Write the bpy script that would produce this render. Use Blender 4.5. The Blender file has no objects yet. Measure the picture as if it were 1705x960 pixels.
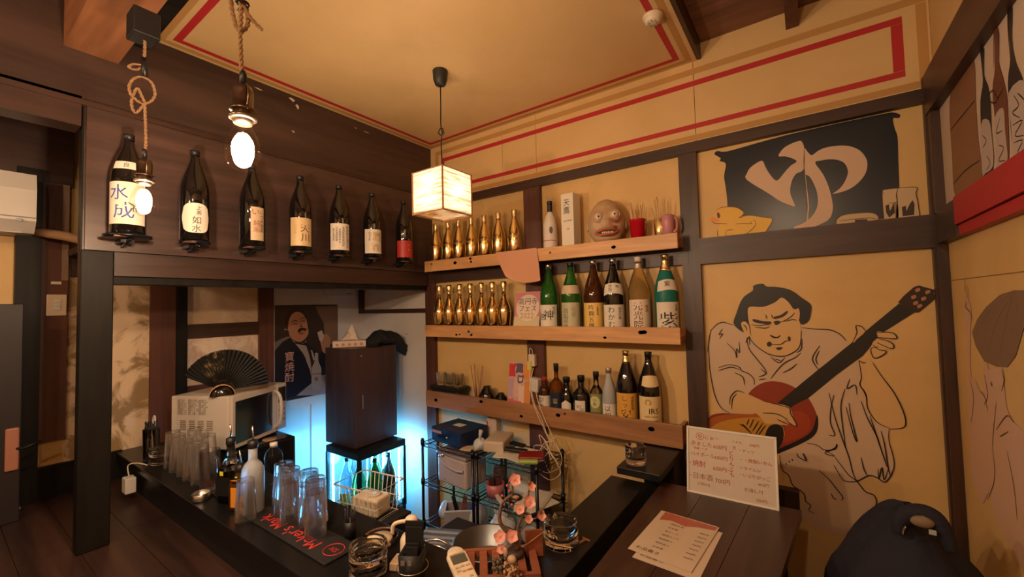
import bpy, bmesh, math, random
from math import sin, cos, pi, radians, hypot, atan2
from mathutils import Vector, Matrix
from mathutils.geometry import tessellate_polygon
S = bpy.context.scene
COL = S.collection
random.seed(7)

# ------------------------------------------------------------------ camera
YAW, PITCH, ROLL, FPX = -0.613762, 0.0407375, -0.0247827, 693.963
CAMP = Vector((2.2014542, -2.1351438, 1.0))
def cam_axes():
    f = Vector((sin(YAW) * cos(PITCH), cos(YAW) * cos(PITCH), sin(PITCH)))
    r = Vector((cos(YAW), -sin(YAW), 0)); u = r.cross(f)
    r2 = cos(ROLL) * r + sin(ROLL) * u; u2 = -sin(ROLL) * r + cos(ROLL) * u
    return r2, u2, f
CR, CU, CF = cam_axes()
cd = bpy.data.cameras.new('camera'); cd.sensor_width = 36; cd.lens = 36 * FPX / 1705
cd.clip_start = .02; cd.clip_end = 50
co = bpy.data.objects.new('camera', cd); COL.objects.link(co)
mw = Matrix((CR, CU, -CF)).transposed().to_4x4(); mw.translation = CAMP
co.matrix_world = mw; S.camera = co
def ray(px, py): return CR * ((px - 852.5) / FPX) - CU * ((py - 480) / FPX) + CF
def onp(px, py, a, v):
    r = ray(px, py); return CAMP + r * ((v - CAMP[a]) / r[a])
def PX(px, py, v): return onp(px, py, 0, v)
def PY(px, py, v=0.): return onp(px, py, 1, v)
def PZ(px, py, v): return onp(px, py, 2, v)

# ------------------------------------------------------------------ world, exposure, lights
w = bpy.data.worlds.new('world'); S.world = w; w.use_nodes = True
w.node_tree.nodes['Background'].inputs[0].default_value = (.9, .6, .4, 1)
w.node_tree.nodes['Background'].inputs[1].default_value = .02
vs = S.view_settings
vs.view_transform = 'Standard'; vs.look = 'None'; vs.gamma = 1; vs.exposure = 1.3; vs.use_curve_mapping = False
try:
    S.cycles.max_bounces = 12; S.cycles.transparent_max_bounces = 24; S.cycles.transmission_bounces = 12
    S.cycles.sample_clamp_indirect = 4; S.cycles.caustics_reflective = False; S.cycles.caustics_refractive = False
    S.cycles.use_denoising = True
except Exception: pass
WARM = (1.0, .68, .43)
def plight(name, loc, power, color=WARM, r=.03):
    l = bpy.data.lights.new(name, 'POINT'); l.energy = power; l.color = color; l.shadow_soft_size = r
    o = bpy.data.objects.new(name, l); o.location = loc; COL.objects.link(o); return o
BULB_W = 11.5
B1 = Vector((1.342, -1.789, 1.318)); B2 = Vector((.709, -1.783, 1.323)); LAN = Vector((.785, -.69, 1.545))
plight('bulb_light', B1, BULB_W, (1, .74, .52), .022)
plight('bulb_light', B2, BULB_W * .8, (1, .74, .52), .022)
plight('lantern_light', LAN, 10, (1, .74, .50), .03)
# further pendant bulbs of the same string, behind the viewer
BK = [Vector((1.15, -3.0, 1.62)), Vector((2.1, -2.75, 1.75)), Vector((.2, -2.9, 1.62))]
for b, k in zip(BK, (.85, 1.0, .5)): plight('bulb_light', b, BULB_W * k, (1, .74, .50), .03)

# ------------------------------------------------------------------ materials
MATS = {}
def bs(name):
    m = bpy.data.materials.new(name); m.use_nodes = True
    return m, m.node_tree, m.node_tree.nodes['Principled BSDF']
def mat(name, c, rough=.6, metal=0., spec=.5, coat=0., noise=0., nscale=12., bump=0.):
    if name in MATS: return MATS[name]
    m, t, b = bs(name)
    b.inputs['Base Color'].default_value = (*c, 1); b.inputs['Roughness'].default_value = rough
    b.inputs['Metallic'].default_value = metal; b.inputs['Specular IOR Level'].default_value = spec
    b.inputs['Coat Weight'].default_value = coat
    if noise or bump:
        tc = t.nodes.new('ShaderNodeTexCoord'); n = t.nodes.new('ShaderNodeTexNoise'); n.inputs['Scale'].default_value = nscale
        n.inputs['Detail'].default_value = 6
        t.links.new(tc.outputs['Object'], n.inputs['Vector'])
        if noise:
            mx = t.nodes.new('ShaderNodeMix'); mx.data_type = 'RGBA'
            mx.inputs[6].default_value = (*[x * (1 - noise) for x in c], 1); mx.inputs[7].default_value = (*[min(1, x * (1 + noise)) for x in c], 1)
            t.links.new(n.outputs['Fac'], mx.inputs[0]); t.links.new(mx.outputs[2], b.inputs['Base Color'])
        if bump:
            bp = t.nodes.new('ShaderNodeBump'); bp.inputs['Strength'].default_value = bump; bp.inputs['Distance'].default_value = .01
            t.links.new(n.outputs['Fac'], bp.inputs['Height']); t.links.new(bp.outputs['Normal'], b.inputs['Normal'])
    MATS[name] = m; return m
def wood(name, c1, c2, axis='x', rough=.45, scale=9., bump=.15, knots=0., spec=.5):
    if name in MATS: return MATS[name]
    m, t, b = bs(name); N = t.nodes.new; L = t.links.new; b.inputs['Specular IOR Level'].default_value = spec
    tc = N('ShaderNodeTexCoord'); mp = N('ShaderNodeMapping')
    sc = {'x': (.12, 1.3, 1.3), 'y': (1.3, .12, 1.3), 'z': (1.3, 1.3, .12)}[axis]
    mp.inputs['Scale'].default_value = sc
    n = N('ShaderNodeTexNoise'); n.inputs['Scale'].default_value = scale; n.inputs['Detail'].default_value = 8; n.inputs['Distortion'].default_value = 1.2
    n2 = N('ShaderNodeTexNoise'); n2.inputs['Scale'].default_value = scale * 7; n2.inputs['Detail'].default_value = 4
    L(tc.outputs['Object'], mp.inputs[0]); L(mp.outputs[0], n.inputs['Vector']); L(mp.outputs[0], n2.inputs['Vector'])
    ad = N('ShaderNodeMath'); ad.operation = 'MULTIPLY_ADD'; ad.inputs[1].default_value = .35
    L(n2.outputs['Fac'], ad.inputs[0]); L(n.outputs['Fac'], ad.inputs[2])
    cr = N('ShaderNodeValToRGB'); cr.color_ramp.elements[0].position = .42; cr.color_ramp.elements[0].color = (*c1, 1)
    cr.color_ramp.elements[1].position = .82; cr.color_ramp.elements[1].color = (*c2, 1)
    L(ad.outputs[0], cr.inputs[0]); L(cr.outputs[0], b.inputs['Base Color'])
    b.inputs['Roughness'].default_value = rough
    bp = N('ShaderNodeBump'); bp.inputs['Strength'].default_value = bump; bp.inputs['Distance'].default_value = .004
    L(ad.outputs[0], bp.inputs['Height']); L(bp.outputs['Normal'], b.inputs['Normal'])
    MATS[name] = m; return m
def patchy(name, c1, c2, scale, lo, hi, rough=.8, bump=.2, c3=None):
    if name in MATS: return MATS[name]
    m, t, b = bs(name); N = t.nodes.new; L = t.links.new
    tc = N('ShaderNodeTexCoord'); n = N('ShaderNodeTexNoise'); n.inputs['Scale'].default_value = scale; n.inputs['Detail'].default_value = 9
    n.inputs['Roughness'].default_value = .65; n.inputs['Distortion'].default_value = .6
    L(tc.outputs['Object'], n.inputs['Vector'])
    cr = N('ShaderNodeValToRGB'); e = cr.color_ramp.elements
    e[0].position = lo; e[0].color = (*c1, 1); e[1].position = hi; e[1].color = (*c2, 1)
    L(n.outputs['Fac'], cr.inputs[0]); L(cr.outputs[0], b.inputs['Base Color']); b.inputs['Roughness'].default_value = rough
    bp = N('ShaderNodeBump'); bp.inputs['Strength'].default_value = bump; bp.inputs['Distance'].default_value = .006
    L(cr.outputs[0], bp.inputs['Height']); L(bp.outputs['Normal'], b.inputs['Normal'])
    MATS[name] = m; return m
def glass(name, c=(1, 1, 1), rough=.0, ior=1.45, tr=1.):
    if name in MATS: return MATS[name]
    m, t, b = bs(name); b.inputs['Base Color'].default_value = (*c, 1); b.inputs['Roughness'].default_value = rough
    b.inputs['Transmission Weight'].default_value = tr; b.inputs['IOR'].default_value = ior
    MATS[name] = m; return m
def thin(name, c=(1, 1, 1), refl=.12, rough=.02):
    """thin sheet glass or film: straight-through with a fresnel-like sheen"""
    if name in MATS: return MATS[name]
    m = bpy.data.materials.new(name); m.use_nodes = True; t = m.node_tree; t.nodes.clear(); N = t.nodes.new; L = t.links.new
    o = N('ShaderNodeOutputMaterial'); mx = N('ShaderNodeMixShader'); tr = N('ShaderNodeBsdfTransparent'); g = N('ShaderNodeBsdfGlossy')
    lw = N('ShaderNodeLayerWeight'); lw.inputs[0].default_value = .5; pw = N('ShaderNodeMath'); pw.operation = 'POWER'; pw.inputs[1].default_value = 3.5; ma = N('ShaderNodeMath'); ma.operation = 'MULTIPLY_ADD'; ma.inputs[1].default_value = min(.9, refl * 3); ma.inputs[2].default_value = .035; ma.use_clamp = True
    tr.inputs[0].default_value = (*c, 1); g.inputs['Roughness'].default_value = rough
    L(lw.outputs['Facing'], pw.inputs[0]); L(pw.outputs[0], ma.inputs[0]); L(ma.outputs[0], mx.inputs[0]); L(tr.outputs[0], mx.inputs[1]); L(g.outputs[0], mx.inputs[2]); L(mx.outputs[0], o.inputs[0])
    MATS[name] = m; return m
def film(name, c, a=.5, rough=.3):
    """milky plastic: partly see-through"""
    if name in MATS: return MATS[name]
    m, t, b = bs(name); b.inputs['Base Color'].default_value = (*c, 1); b.inputs['Roughness'].default_value = rough; b.inputs['Alpha'].default_value = a
    MATS[name] = m; return m
def emit(name, c, s):
    if name in MATS: return MATS[name]
    m, t, b = bs(name); b.inputs['Base Color'].default_value = (*c, 1); b.inputs['Emission Color'].default_value = (*c, 1); b.inputs['Emission Strength'].default_value = s
    MATS[name] = m; return m
def paper_shade(name, c, lines=0.):
    m = bpy.data.materials.new(name); m.use_nodes = True; t = m.node_tree; t.nodes.clear(); N = t.nodes.new; L = t.links.new
    o = N('ShaderNodeOutputMaterial'); mx = N('ShaderNodeMixShader'); d = N('ShaderNodeBsdfDiffuse'); tr = N('ShaderNodeBsdfTranslucent')
    tc = N('ShaderNodeTexCoord'); mp = N('ShaderNodeMapping'); mp.inputs['Scale'].default_value = (5, 5, 90)
    n = N('ShaderNodeTexNoise'); n.inputs['Scale'].default_value = 1; n.inputs['Detail'].default_value = 3; n.inputs['Distortion'].default_value = 1
    cr = N('ShaderNodeValToRGB'); e = cr.color_ramp.elements; e[0].position = .36; e[0].color = (c[0] * .6, c[1] * .45, c[2] * .3, 1); e[1].position = .5; e[1].color = (*c, 1)
    L(tc.outputs['Object'], mp.inputs[0]); L(mp.outputs[0], n.inputs['Vector']); L(n.outputs['Fac'], cr.inputs[0])
    L(cr.outputs[0], d.inputs[0]); L(cr.outputs[0], tr.inputs[0]); mx.inputs[0].default_value = .6
    L(d.outputs[0], mx.inputs[1]); L(tr.outputs[0], mx.inputs[2]); L(mx.outputs[0], o.inputs[0]); return m
def flat(c, name=None, rough=.7, **k):
    return mat(name or 'paint_%02x%02x%02x_%d' % (*[int(min(1, x) ** .45 * 255) for x in c], int(rough * 100)), c, rough, **k)

# ------------------------------------------------------------------ mesh builder
def frame(d):
    d = Vector(d).normalized(); a = Vector((0, 0, 1)) if abs(d.z) < .9 else Vector((1, 0, 0))
    u = d.cross(a).normalized(); return u, d.cross(u).normalized()
class MB:
    def __init__(s): s.v = []; s.f = []; s.sm = []
    def add(s, vs, fs, sm=False):
        n = len(s.v); s.v += [tuple(v) for v in vs]; s.f += [tuple(i + n for i in f) for f in fs]; s.sm += [sm] * len(fs); return s
    def box(s, x0, x1, y0, y1, z0, z1, rot=None, piv=None):
        vs = [Vector((x, y, z)) for z in (z0, z1) for y in (y0, y1) for x in (x0, x1)]
        if rot is not None:
            p = Vector(piv if piv is not None else ((x0 + x1) / 2, (y0 + y1) / 2, (z0 + z1) / 2)); vs = [rot @ (v - p) + p for v in vs]
        return s.add(vs, [(0, 2, 3, 1), (4, 5, 7, 6), (0, 1, 5, 4), (2, 6, 7, 3), (0, 4, 6, 2), (1, 3, 7, 5)])
    def bbox(s, x0, x1, y0, y1, z0, z1, b=.004, rot=None, piv=None, seg=2):
        bm = bmesh.new(); bmesh.ops.create_cube(bm, size=1)
        for v in bm.verts: v.co = Vector((x0 + (v.co.x + .5) * (x1 - x0), y0 + (v.co.y + .5) * (y1 - y0), z0 + (v.co.z + .5) * (z1 - z0)))
        bmesh.ops.bevel(bm, geom=list(bm.edges), offset=b, segments=seg, affect='EDGES', profile=.5)
        if rot is not None:
            p = Vector(piv if piv is not None else ((x0 + x1) / 2, (y0 + y1) / 2, (z0 + z1) / 2))
            for v in bm.verts: v.co = rot @ (v.co - p) + p
        bm.verts.index_update(); r = s.add([v.co for v in bm.verts], [[v.index for v in f.verts] for f in bm.faces]); bm.free(); return r
    def lathe(s, prof, n=24, c=(0, 0, 0), sm=True, sx=1., sy=1., sq=0., ph=0., a0=0., a1=2 * pi):
        full = abs(a1 - a0 - 2 * pi) < 1e-6; k = n if full else n + 1; vs = []
        for r, z in prof:
            for i in range(k):
                a = a0 + (a1 - a0) * i / n + ph; ca, sa = cos(a), sin(a)
                if sq: q = (abs(ca) ** sq + abs(sa) ** sq) ** (-1 / sq); ca *= q; sa *= q
                vs.append((c[0] + r * ca * sx, c[1] + r * sa * sy, c[2] + z))
        fs = []
        for j in range(len(prof) - 1):
            for i in range(n):
                a, b = j * k + i, j * k + (i + 1) % k; fs.append((a, b, b + k, a + k))
        if full:
            if prof[0][0] > 1e-5: fs.append(tuple(range(k - 1, -1, -1)))
            if prof[-1][0] > 1e-5: fs.append(tuple((len(prof) - 1) * k + i for i in range(k)))
        return s.add(vs, fs, sm)
    def tube(s, pts, r, n=8, sm=True, caps=True, r2=None, closed=False):
        pts = [Vector(p) for p in pts]; N_ = len(pts); vs = []; u = None
        for i, p in enumerate(pts):
            if closed: d = pts[(i + 1) % N_] - pts[i - 1]
            else: d = (pts[min(i + 1, N_ - 1)] - pts[max(i - 1, 0)])
            if d.length < 1e-9: d = Vector((0, 0, 1))
            d.normalize()
            if u is None: u, v = frame(d)
            else:
                u = (u - d * u.dot(d)); u = u.normalized() if u.length > 1e-6 else frame(d)[0]; v = d.cross(u)
            rr = r if r2 is None else r + (r2 - r) * i / max(1, N_ - 1)
            if callable(r): rr = r(i / (N_ - 1))
            for k in range(n): a = 2 * pi * k / n; vs.append(p + (u * cos(a) + v * sin(a)) * rr)
        fs = [(i * n + k, i * n + (k + 1) % n, (i + 1) * n + (k + 1) % n, (i + 1) * n + k) for i in range(N_ - 1) for k in range(n)]
        if closed: fs += [((N_ - 1) * n + k, (N_ - 1) * n + (k + 1) % n, (k + 1) % n, k) for k in range(n)]
        elif caps: fs += [tuple(range(n - 1, -1, -1)), tuple((N_ - 1) * n + k for k in range(n))]
        return s.add(vs, fs, sm)
    def ball(s, c, r, n=12, m=8, sx=1, sy=1, sz=1):
        prof = [(max(1e-6, r * sin(pi * j / m)), -r * cos(pi * j / m) * sz) for j in range(m + 1)]
        return s.lathe(prof, n, c, True, sx, sy)
    def prism(s, poly, z0, z1):
        """poly: list of (x,y) - extruded between z0 and z1"""
        n = len(poly); vs = [(x, y, z0) for x, y in poly] + [(x, y, z1) for x, y in poly]
        tri = tessellate_polygon([[Vector((x, y, 0)) for x, y in poly]])
        fs = [tuple(t) for t in tri] + [tuple(i + n for i in t) for t in tri] + [(i, (i + 1) % n, (i + 1) % n + n, i + n) for i in range(n)]
        return s.add(vs, fs)
    def slab(s, P, nrm, th):
        """planar 3d polygon P given thickness th along nrm"""
        nrm = Vector(nrm).normalized(); P = [Vector(p) for p in P]; n = len(P)
        tri = tessellate_polygon([P])
        fs = [tuple(t) for t in tri]
        vs = [p + nrm * th for p in P]
        if th > 2e-3:
            vs += P; fs += [tuple(i + n for i in t) for t in tri] + [(i, (i + 1) % n, (i + 1) % n + n, i + n) for i in range(n)]
        return s.add(vs, fs)
    def stroke(s, P, nrm, w, off, taper=True):
        """a painted brush line along the 3d points P on a plane with normal nrm"""
        nrm = Vector(nrm).normalized(); P = [Vector(p) for p in P]; L_ = []; n = len(P)
        for i, p in enumerate(P):
            d = (P[min(i + 1, n - 1)] - P[max(i - 1, 0)]);
            if d.length < 1e-9: d = Vector((0, 0, 1))
            q = nrm.cross(d.normalized()); t = i / max(1, n - 1)
            ww = w * (.45 + .55 * sin(pi * min(1, max(0, t)))) if taper else w
            L_ += [p + nrm * off + q * ww / 2, p + nrm * off - q * ww / 2]
        return s.add(L_, [(2 * i, 2 * i + 1, 2 * i + 3, 2 * i + 2) for i in range(n - 1)])
    def xf(s, M): s.v = [tuple(M @ Vector(v)) for v in s.v]; return s
    def mesh(s, name, m):
        me = bpy.data.meshes.new(name); me.from_pydata(s.v, [], s.f); me.polygons.foreach_set('use_smooth', s.sm)
        bm = bmesh.new(); bm.from_mesh(me); bmesh.ops.recalc_face_normals(bm, faces=bm.faces); bm.to_mesh(me); bm.free()
        if m: me.materials.append(m)
        me.update(); return me
    def build(s, name, m, parent=None, loc=None, label=None):
        o = bpy.data.objects.new(name, s.mesh(name, m)); COL.objects.link(o)
        if parent is not None: o.parent = parent
        if loc is not None: o.location = loc
        if label: o['label'] = label
        return o
def smooth(pts, k=4, closed=False):
    """Catmull-Rom through the points"""
    n = len(pts); out = []
    V = [Vector(p) for p in pts]; R_ = range(n if closed else n - 1)
    for i in R_:
        if closed: p0, p1, p2, p3 = V[i - 1], V[i], V[(i + 1) % n], V[(i + 2) % n]
        else: p0, p1, p2, p3 = V[max(i - 1, 0)], V[i], V[i + 1], V[min(i + 2, n - 1)]
        for j in range(k):
            t = j / k; out.append(.5 * ((2 * p1) + (p2 - p0) * t + (2 * p0 - 5 * p1 + 4 * p2 - p3) * t * t + (3 * p1 - p0 - 3 * p2 + p3) * t ** 3))
    if not closed: out.append(V[-1])
    return out
def thing(name, label, cat, loc=(0, 0, 0), rz=0., group=None):
    o = bpy.data.objects.new(name, None); COL.objects.link(o); o.empty_display_size = .05
    o.location = loc; o.rotation_euler = (0, 0, rz); o['label'] = label; o['category'] = cat
    if group: o['group'] = group
    return o
def tag(o, label, cat, group=None):
    o['label'] = label; o['category'] = cat
    if group: o['group'] = group
    return o
def struct(name, mb, m, parent=None):
    o = mb.build(name, m, parent)
    if parent is None: o['kind'] = 'structure'
    return o
def dup(root, loc, rz=None, label=None, group=None):
    r = root.copy(); COL.objects.link(r); r.location = loc
    if rz is not None: r.rotation_euler = (0, 0, rz)
    if label: r['label'] = label
    if group: r['group'] = group
    for ch in root.children:
        c = ch.copy(); COL.objects.link(c); c.parent = r
        for g in ch.children:
            d = g.copy(); COL.objects.link(d); d.parent = c
    return r
# ------------------------------------------------------------------ lettering
_fc = bpy.data.curves.new('lettering', 'FONT'); _fc.resolution_u = 2
_fo = bpy.data.objects.new('lettering', _fc); _gc = {}
def glyph(s):
    if s not in _gc:
        _fc.body = s; me = bpy.data.meshes.new_from_object(_fo)
        V = [tuple(v.co[:2]) for v in me.vertices]; F = [tuple(p.vertices) for p in me.polygons]
        wd = max([v[0] for v in V], default=.5) ; _gc[s] = (V, F, wd); bpy.data.meshes.remove(me)
    return _gc[s]
def letters(mb, s, fn, size, x=0., y=0., vertical=False, center=True, bold=0.):
    """writes s in plane coordinates (u right, v up), fn maps (u,v) to 3d"""
    if vertical:
        for i, ch in enumerate(s):
            if ch == ' ': continue
            V, F, wd = glyph(ch); c0 = (min(v[0] for v in V) + max(v[0] for v in V)) / 2 if V else 0
            vs = [fn(x + (v[0] - c0) * size, y - (i + .85) * size * 1.02 + v[1] * size) for v in V]; mb.add(vs, F)
    else:
        V, F, wd = glyph(s); o = -wd / 2 if center else 0
        mb.add([fn(x + (v[0] + o) * size, y + v[1] * size) for v in V], F)
    return mb
def plane_fn(o, u, v, off=(0, 0, 0)):
    o, u, v = Vector(o) + Vector(off), Vector(u), Vector(v)
    return lambda a, b: o + u * a + v * b
def cyl_fn(r, z0, a0, eps=.0012):
    """wraps (u,v) on a cylinder, facing direction a0 (0 = -y, 90deg = +x)"""
    return lambda a, b: Vector(((r + eps) * sin(a0 + a / r), -(r + eps) * cos(a0 + a / r), z0 + b))
def label_patch(r, z0, z1, a0, ha, n=14, shape=None, eps=.0006):
    mb = MB(); vs = []; R2 = r + eps
    for i in range(n + 1):
        t = -1 + 2 * i / n; a = a0 + ha * t
        lo, hi = (z0, z1) if shape is None else shape(t, z0, z1)
        for z in (lo, hi): vs.append((R2 * sin(a), -R2 * cos(a), z))
    mb.add(vs, [(2 * i, 2 * i + 2, 2 * i + 3, 2 * i + 1) for i in range(n)], True); return mb
# ================================================================== STRUCTURE
W = -.85; XR = 2.62; ZC = 2.155; ZF = .13; ZK = -.60; ZP = -.27; ZT = 2.235; YB = -4.2
ochre = patchy('ochre_wall', (.62, .40, .155), (.72, .48, .20), 2.2, .35, .7, .55, .04)
ochre_hi = patchy('ochre_board', (.64, .43, .19), (.70, .48, .23), 3, .3, .7, .5, .02)
white_w = patchy('white_board', (.60, .57, .55), (.68, .65, .63), 3, .3, .7, .26, .01)
cream_w = patchy('cream_plaster', (.68, .50, .34), (.84, .68, .50), 6, .38, .6, .85, .25)
plast = patchy('patched_plaster', (.36, .24, .12), (.82, .63, .43), 5.5, .43, .52, .9, .6)
dkw_x = wood('dark_wood_x', (.020, .010, .008), (.058, .026, .018), 'x', .42)
dkw_y = wood('dark_wood_y', (.020, .010, .008), (.058, .026, .018), 'y', .42)
dkw_z = wood('dark_wood_z', (.020, .010, .008), (.062, .027, .018), 'z', .42)
red_z = wood('reddish_post', (.05, .018, .012), (.12, .042, .026), 'z', .5)
ply = wood('stained_plywood', (.035, .020, .018), (.095, .052, .042), 'y', .38, 5)
ply2 = wood('stained_plywood_dark', (.028, .016, .014), (.070, .038, .030), 'y', .38, 5)
blackw = wood('black_post', (.005, .0045, .004), (.014, .012, .010), 'z', .5, spec=.18)
plankf = wood('floor_plank', (.016, .009, .008), (.060, .028, .022), 'x', .38, 6)
plankc = wood('ceiling_plank', (.10, .045, .028), (.24, .11, .065), 'x', .6, 6)
beamo = wood('orange_beam', (.20, .075, .03), (.34, .14, .06), 'x', .5, 7)
redp = flat((.42, .018, .020), 'red_paint', .5)
stripe = flat((.46, .022, .026), 'red_stripe', .55)
ochl = flat((.50, .27, .085), 'ochre_stripe', .6)

def B(x0, x1, y0, y1, z0, z1): return MB().box(x0, x1, y0, y1, z0, z1)
# floors
fl = struct('floor', B(W, XR, YB, -1.50, ZF - .12, ZF - .02), blackw)
pm = {}
yy = -1.485; k = 0
while yy > YB:
    segs = [(W, -.1 + .5 * (k % 2)), (-.1 + .5 * (k % 2), 1.25 + .3 * (k % 3)), (1.25 + .3 * (k % 3), XR)]
    for a, b in segs:
        y0, y1 = max(yy - .147, YB), yy
        B(a + .001, b - .001, y0, y1 - .0015, ZF - .02, ZF - .0006 * (k % 2)).build('plank', plankf, fl)
    yy -= .147; k += 1
yy = -.002
while yy > -1.48:                                   # sunken leg well under the low table
    B(1.645, XR, max(yy - .147, -1.4835), yy - .0015, ZP - .02, ZP).build('plank', plankf, fl); yy -= .147
B(1.645, XR, -1.50, 0, ZP - .10, ZP - .021).build('well_base', blackw, fl); B(1.655, XR, -1.50, -1.487, ZP, ZF - .021).build('well_side', blackw, fl)
struct('floor', B(W, 1.56, -1.4, 0, ZK - .05, ZK), flat((.05, .045, .04), 'kitchen_floor', .5))
# back wall (carrying posts, rails and painted boards)
bw = struct('wall_back', B(W - .1, -.06, 0, .1, ZK, 1.30), white_w)
B(-.06, XR + .1, 0, .1, ZK, 1.745).build('yellow_panel', ochre, bw, label='yellow ochre painted wall panel')
for a, b in ((-.0, .650), (.650, .904), (.904, 1.803), (1.803, XR)):
    B(a + .0012, b - .0012, -.004, .1, 1.745, 2.32).build('wall_board', ochre_hi, bw)
struct('baseboard_back', B(W, -.04, -.012, 0, ZK, -.545), dkw_x)
B(-.02, XR, -.034, 0, 1.708, 1.757).build('rail', dkw_x, bw)
B(1.80, XR, -.034, 0, 1.172, 1.292).build('rail', dkw_x, bw)
B(.0, 1.75, -.030, 0, 1.175, 1.262).build('rail', dkw_x, bw)
for a, b, z0, z1, m_ in ((-.056, .034, ZK, 1.25, red_z), (.818, .934, ZK, 1.708, red_z), (1.722, 1.803, ZP, 1.708, dkw_z), (2.585, XR, ZP, 1.80, dkw_z)):
    B(a, b, -.028, .0, z0, z1).build('post', m_, bw)
B(W, -.06, -.02, 0, .965, .995).build('rail', dkw_x, bw)
B(W + .0, W + .04, -.035, 0, .965, 1.3).build('post', dkw_z, bw)
B(1.9, 2.142, -.05, 0, .10, .205).build('rail', dkw_x, bw)
# painted stripes on the upper boards
st = MB(); so = MB()
def hstripe(mb, x0, x1, z0, z1): mb.box(x0, x1, -.0050, -.0040, z0, z1)
for z0, z1 in ((2.036, 2.062), (1.828, 1.852)): hstripe(st, .115, 2.545, z0, z1)
hstripe(st, 2.512, 2.545, 1.853, 2.035); hstripe(st, .115, .137, 1.853, 2.035)
for z0, z1 in ((2.093, 2.122), (1.772, 1.798)): hstripe(so, .05, 2.612, z0, z1)
hstripe(so, 2.583, 2.612, 1.80, 2.09); hstripe(so, .05, .08, 1.80, 2.09)
st.build('painted_stripe', stripe, bw, label='red painted stripe'); so.build('painted_stripe', ochl, bw, label='brownish ochre painted stripe')
# ceiling panel with painted frame
ce = struct('ceiling', B(0, 1.822, -1.61, 0, ZC, ZC + .05), ochre_hi)
B(1.823, 1.84, -1.61, -.003, ZC + .001, ZT).build('edge_strip', dkw_y, ce)
c1 = MB(); c2 = MB()
def cframe(mb, a, wd):
    z0, z1 = ZC - .001, ZC
    mb.box(a, 1.822 - a, -a - wd, -a, z0, z1).box(a, 1.822 - a, -1.61 + a, -1.61 + a + wd, z0, z1)
    mb.box(a, a + wd, -1.61 + a + wd, -a - wd, z0, z1).box(1.822 - a - wd, 1.822 - a, -1.61 + a + wd, -a - wd, z0, z1)
cframe(c1, .066, .026); cframe(c2, .020, .026)
c1.build('painted_stripe', stripe, ce, label='red painted stripe'); c2.build('painted_stripe', ochl, ce, label='brownish ochre painted stripe')
# raised board ceiling over the nook and the dark ceiling over the seats
cr_ = struct('ceiling_nook', B(1.823, XR, YB, 0, ZT + .02, ZT + .08), dkw_x)
yy = 0
while yy > YB:
    B(1.842, XR, max(yy - .30, YB), yy - .003, ZT, ZT + .02).build('plank', plankc, cr_); yy -= .30
for x in (2.18, 2.575): B(x, x + .045, YB, -.005, ZT - .078, ZT).build('joist', red_z, cr_)
cf = struct('ceiling_front', B(W, 1.82, YB, -1.61, 2.34, 2.40), dkw_x)
xx = W
while xx < 1.8:
    B(xx, min(xx + .28, 1.82), YB, -1.86, 2.32 - .004 * (int(xx * 10) % 2), 2.34).build('plank', plankc, cf); xx += .283
for x in (-.62, -.36): B(x, x + .05, YB, -1.9, 2.20, 2.32).build('joist', red_z, cf)
B(0.0, 1.82, -1.70, -1.612, 2.10, 2.34).build('beam', blackw, cf)
B(.002, 1.80, -1.85, -1.70, 2.0, 2.2).build('beam', beamo, cf, label='orange brown square beam')
# left partition of stained boards above the alcove
pa = struct('wall_partition', B(-.10, -.0125, -2.9, 0, 1.83, 2.40), ply2)
B(-.10, -.0125, -1.79, -.002, 1.25, 1.83).build('backing', ply2, pa)
B(-.012, .0, -2.9, -.003, 1.815, 2.34).build('plywood_board', ply2, pa)
B(-.012, .004, -1.786, -.003, 1.25, 1.795).build('plywood_board', ply, pa)
B(-.012, .012, -2.9, -.003, 1.795, 1.815).build('batten', dkw_y, pa)
B(-.10, -.0, -2.9, -1.80, 1.715, 1.83).build('lintel', dkw_y, pa)
B(-.125, -.015, -1.70, -.035, 1.155, 1.25).build('lintel', dkw_y, pa)
B(-.150, -.03, -1.70, -.035, 1.125, 1.155).build('lintel', blackw, pa)
sc_ = MB()
for (px, py, L_, h_) in ((486, 166, .035, .02), (495, 178, .02, .03), (430, 148, .04, .008), (488, 219, .018, .012), (610, 220, .05, .006), (592, 213, .02, .006), (348, 235, .02, .01)):
    p = PX(px, py, .0005); sc_.slab([(p.x, p.y - L_ / 2, p.z + h_ * .2), (p.x, p.y - L_ * .1, p.z + h_ / 2), (p.x, p.y + L_ / 2, p.z + h_ * .1), (p.x, p.y + L_ * .2, p.z - h_ / 2)], (1, 0, 0), .0006)
sc_.build('paint_chips', flat((.55, .45, .36), 'bare_chip'), pa, label='pale chips where the stain flaked off')
# column
cl = struct('trim_1', MB().bbox(-.060, -.003, -1.795, -1.703, ZF, 1.25, .004), blackw)
B(-.060, -.0128, -1.795, -1.703, 1.25, 2.2).build('post', blackw, cl)
# alcove ceiling
struct('ceiling_alcove', B(W, -.10, -1.715, 0, 1.30, 1.33), dkw_y)
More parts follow.
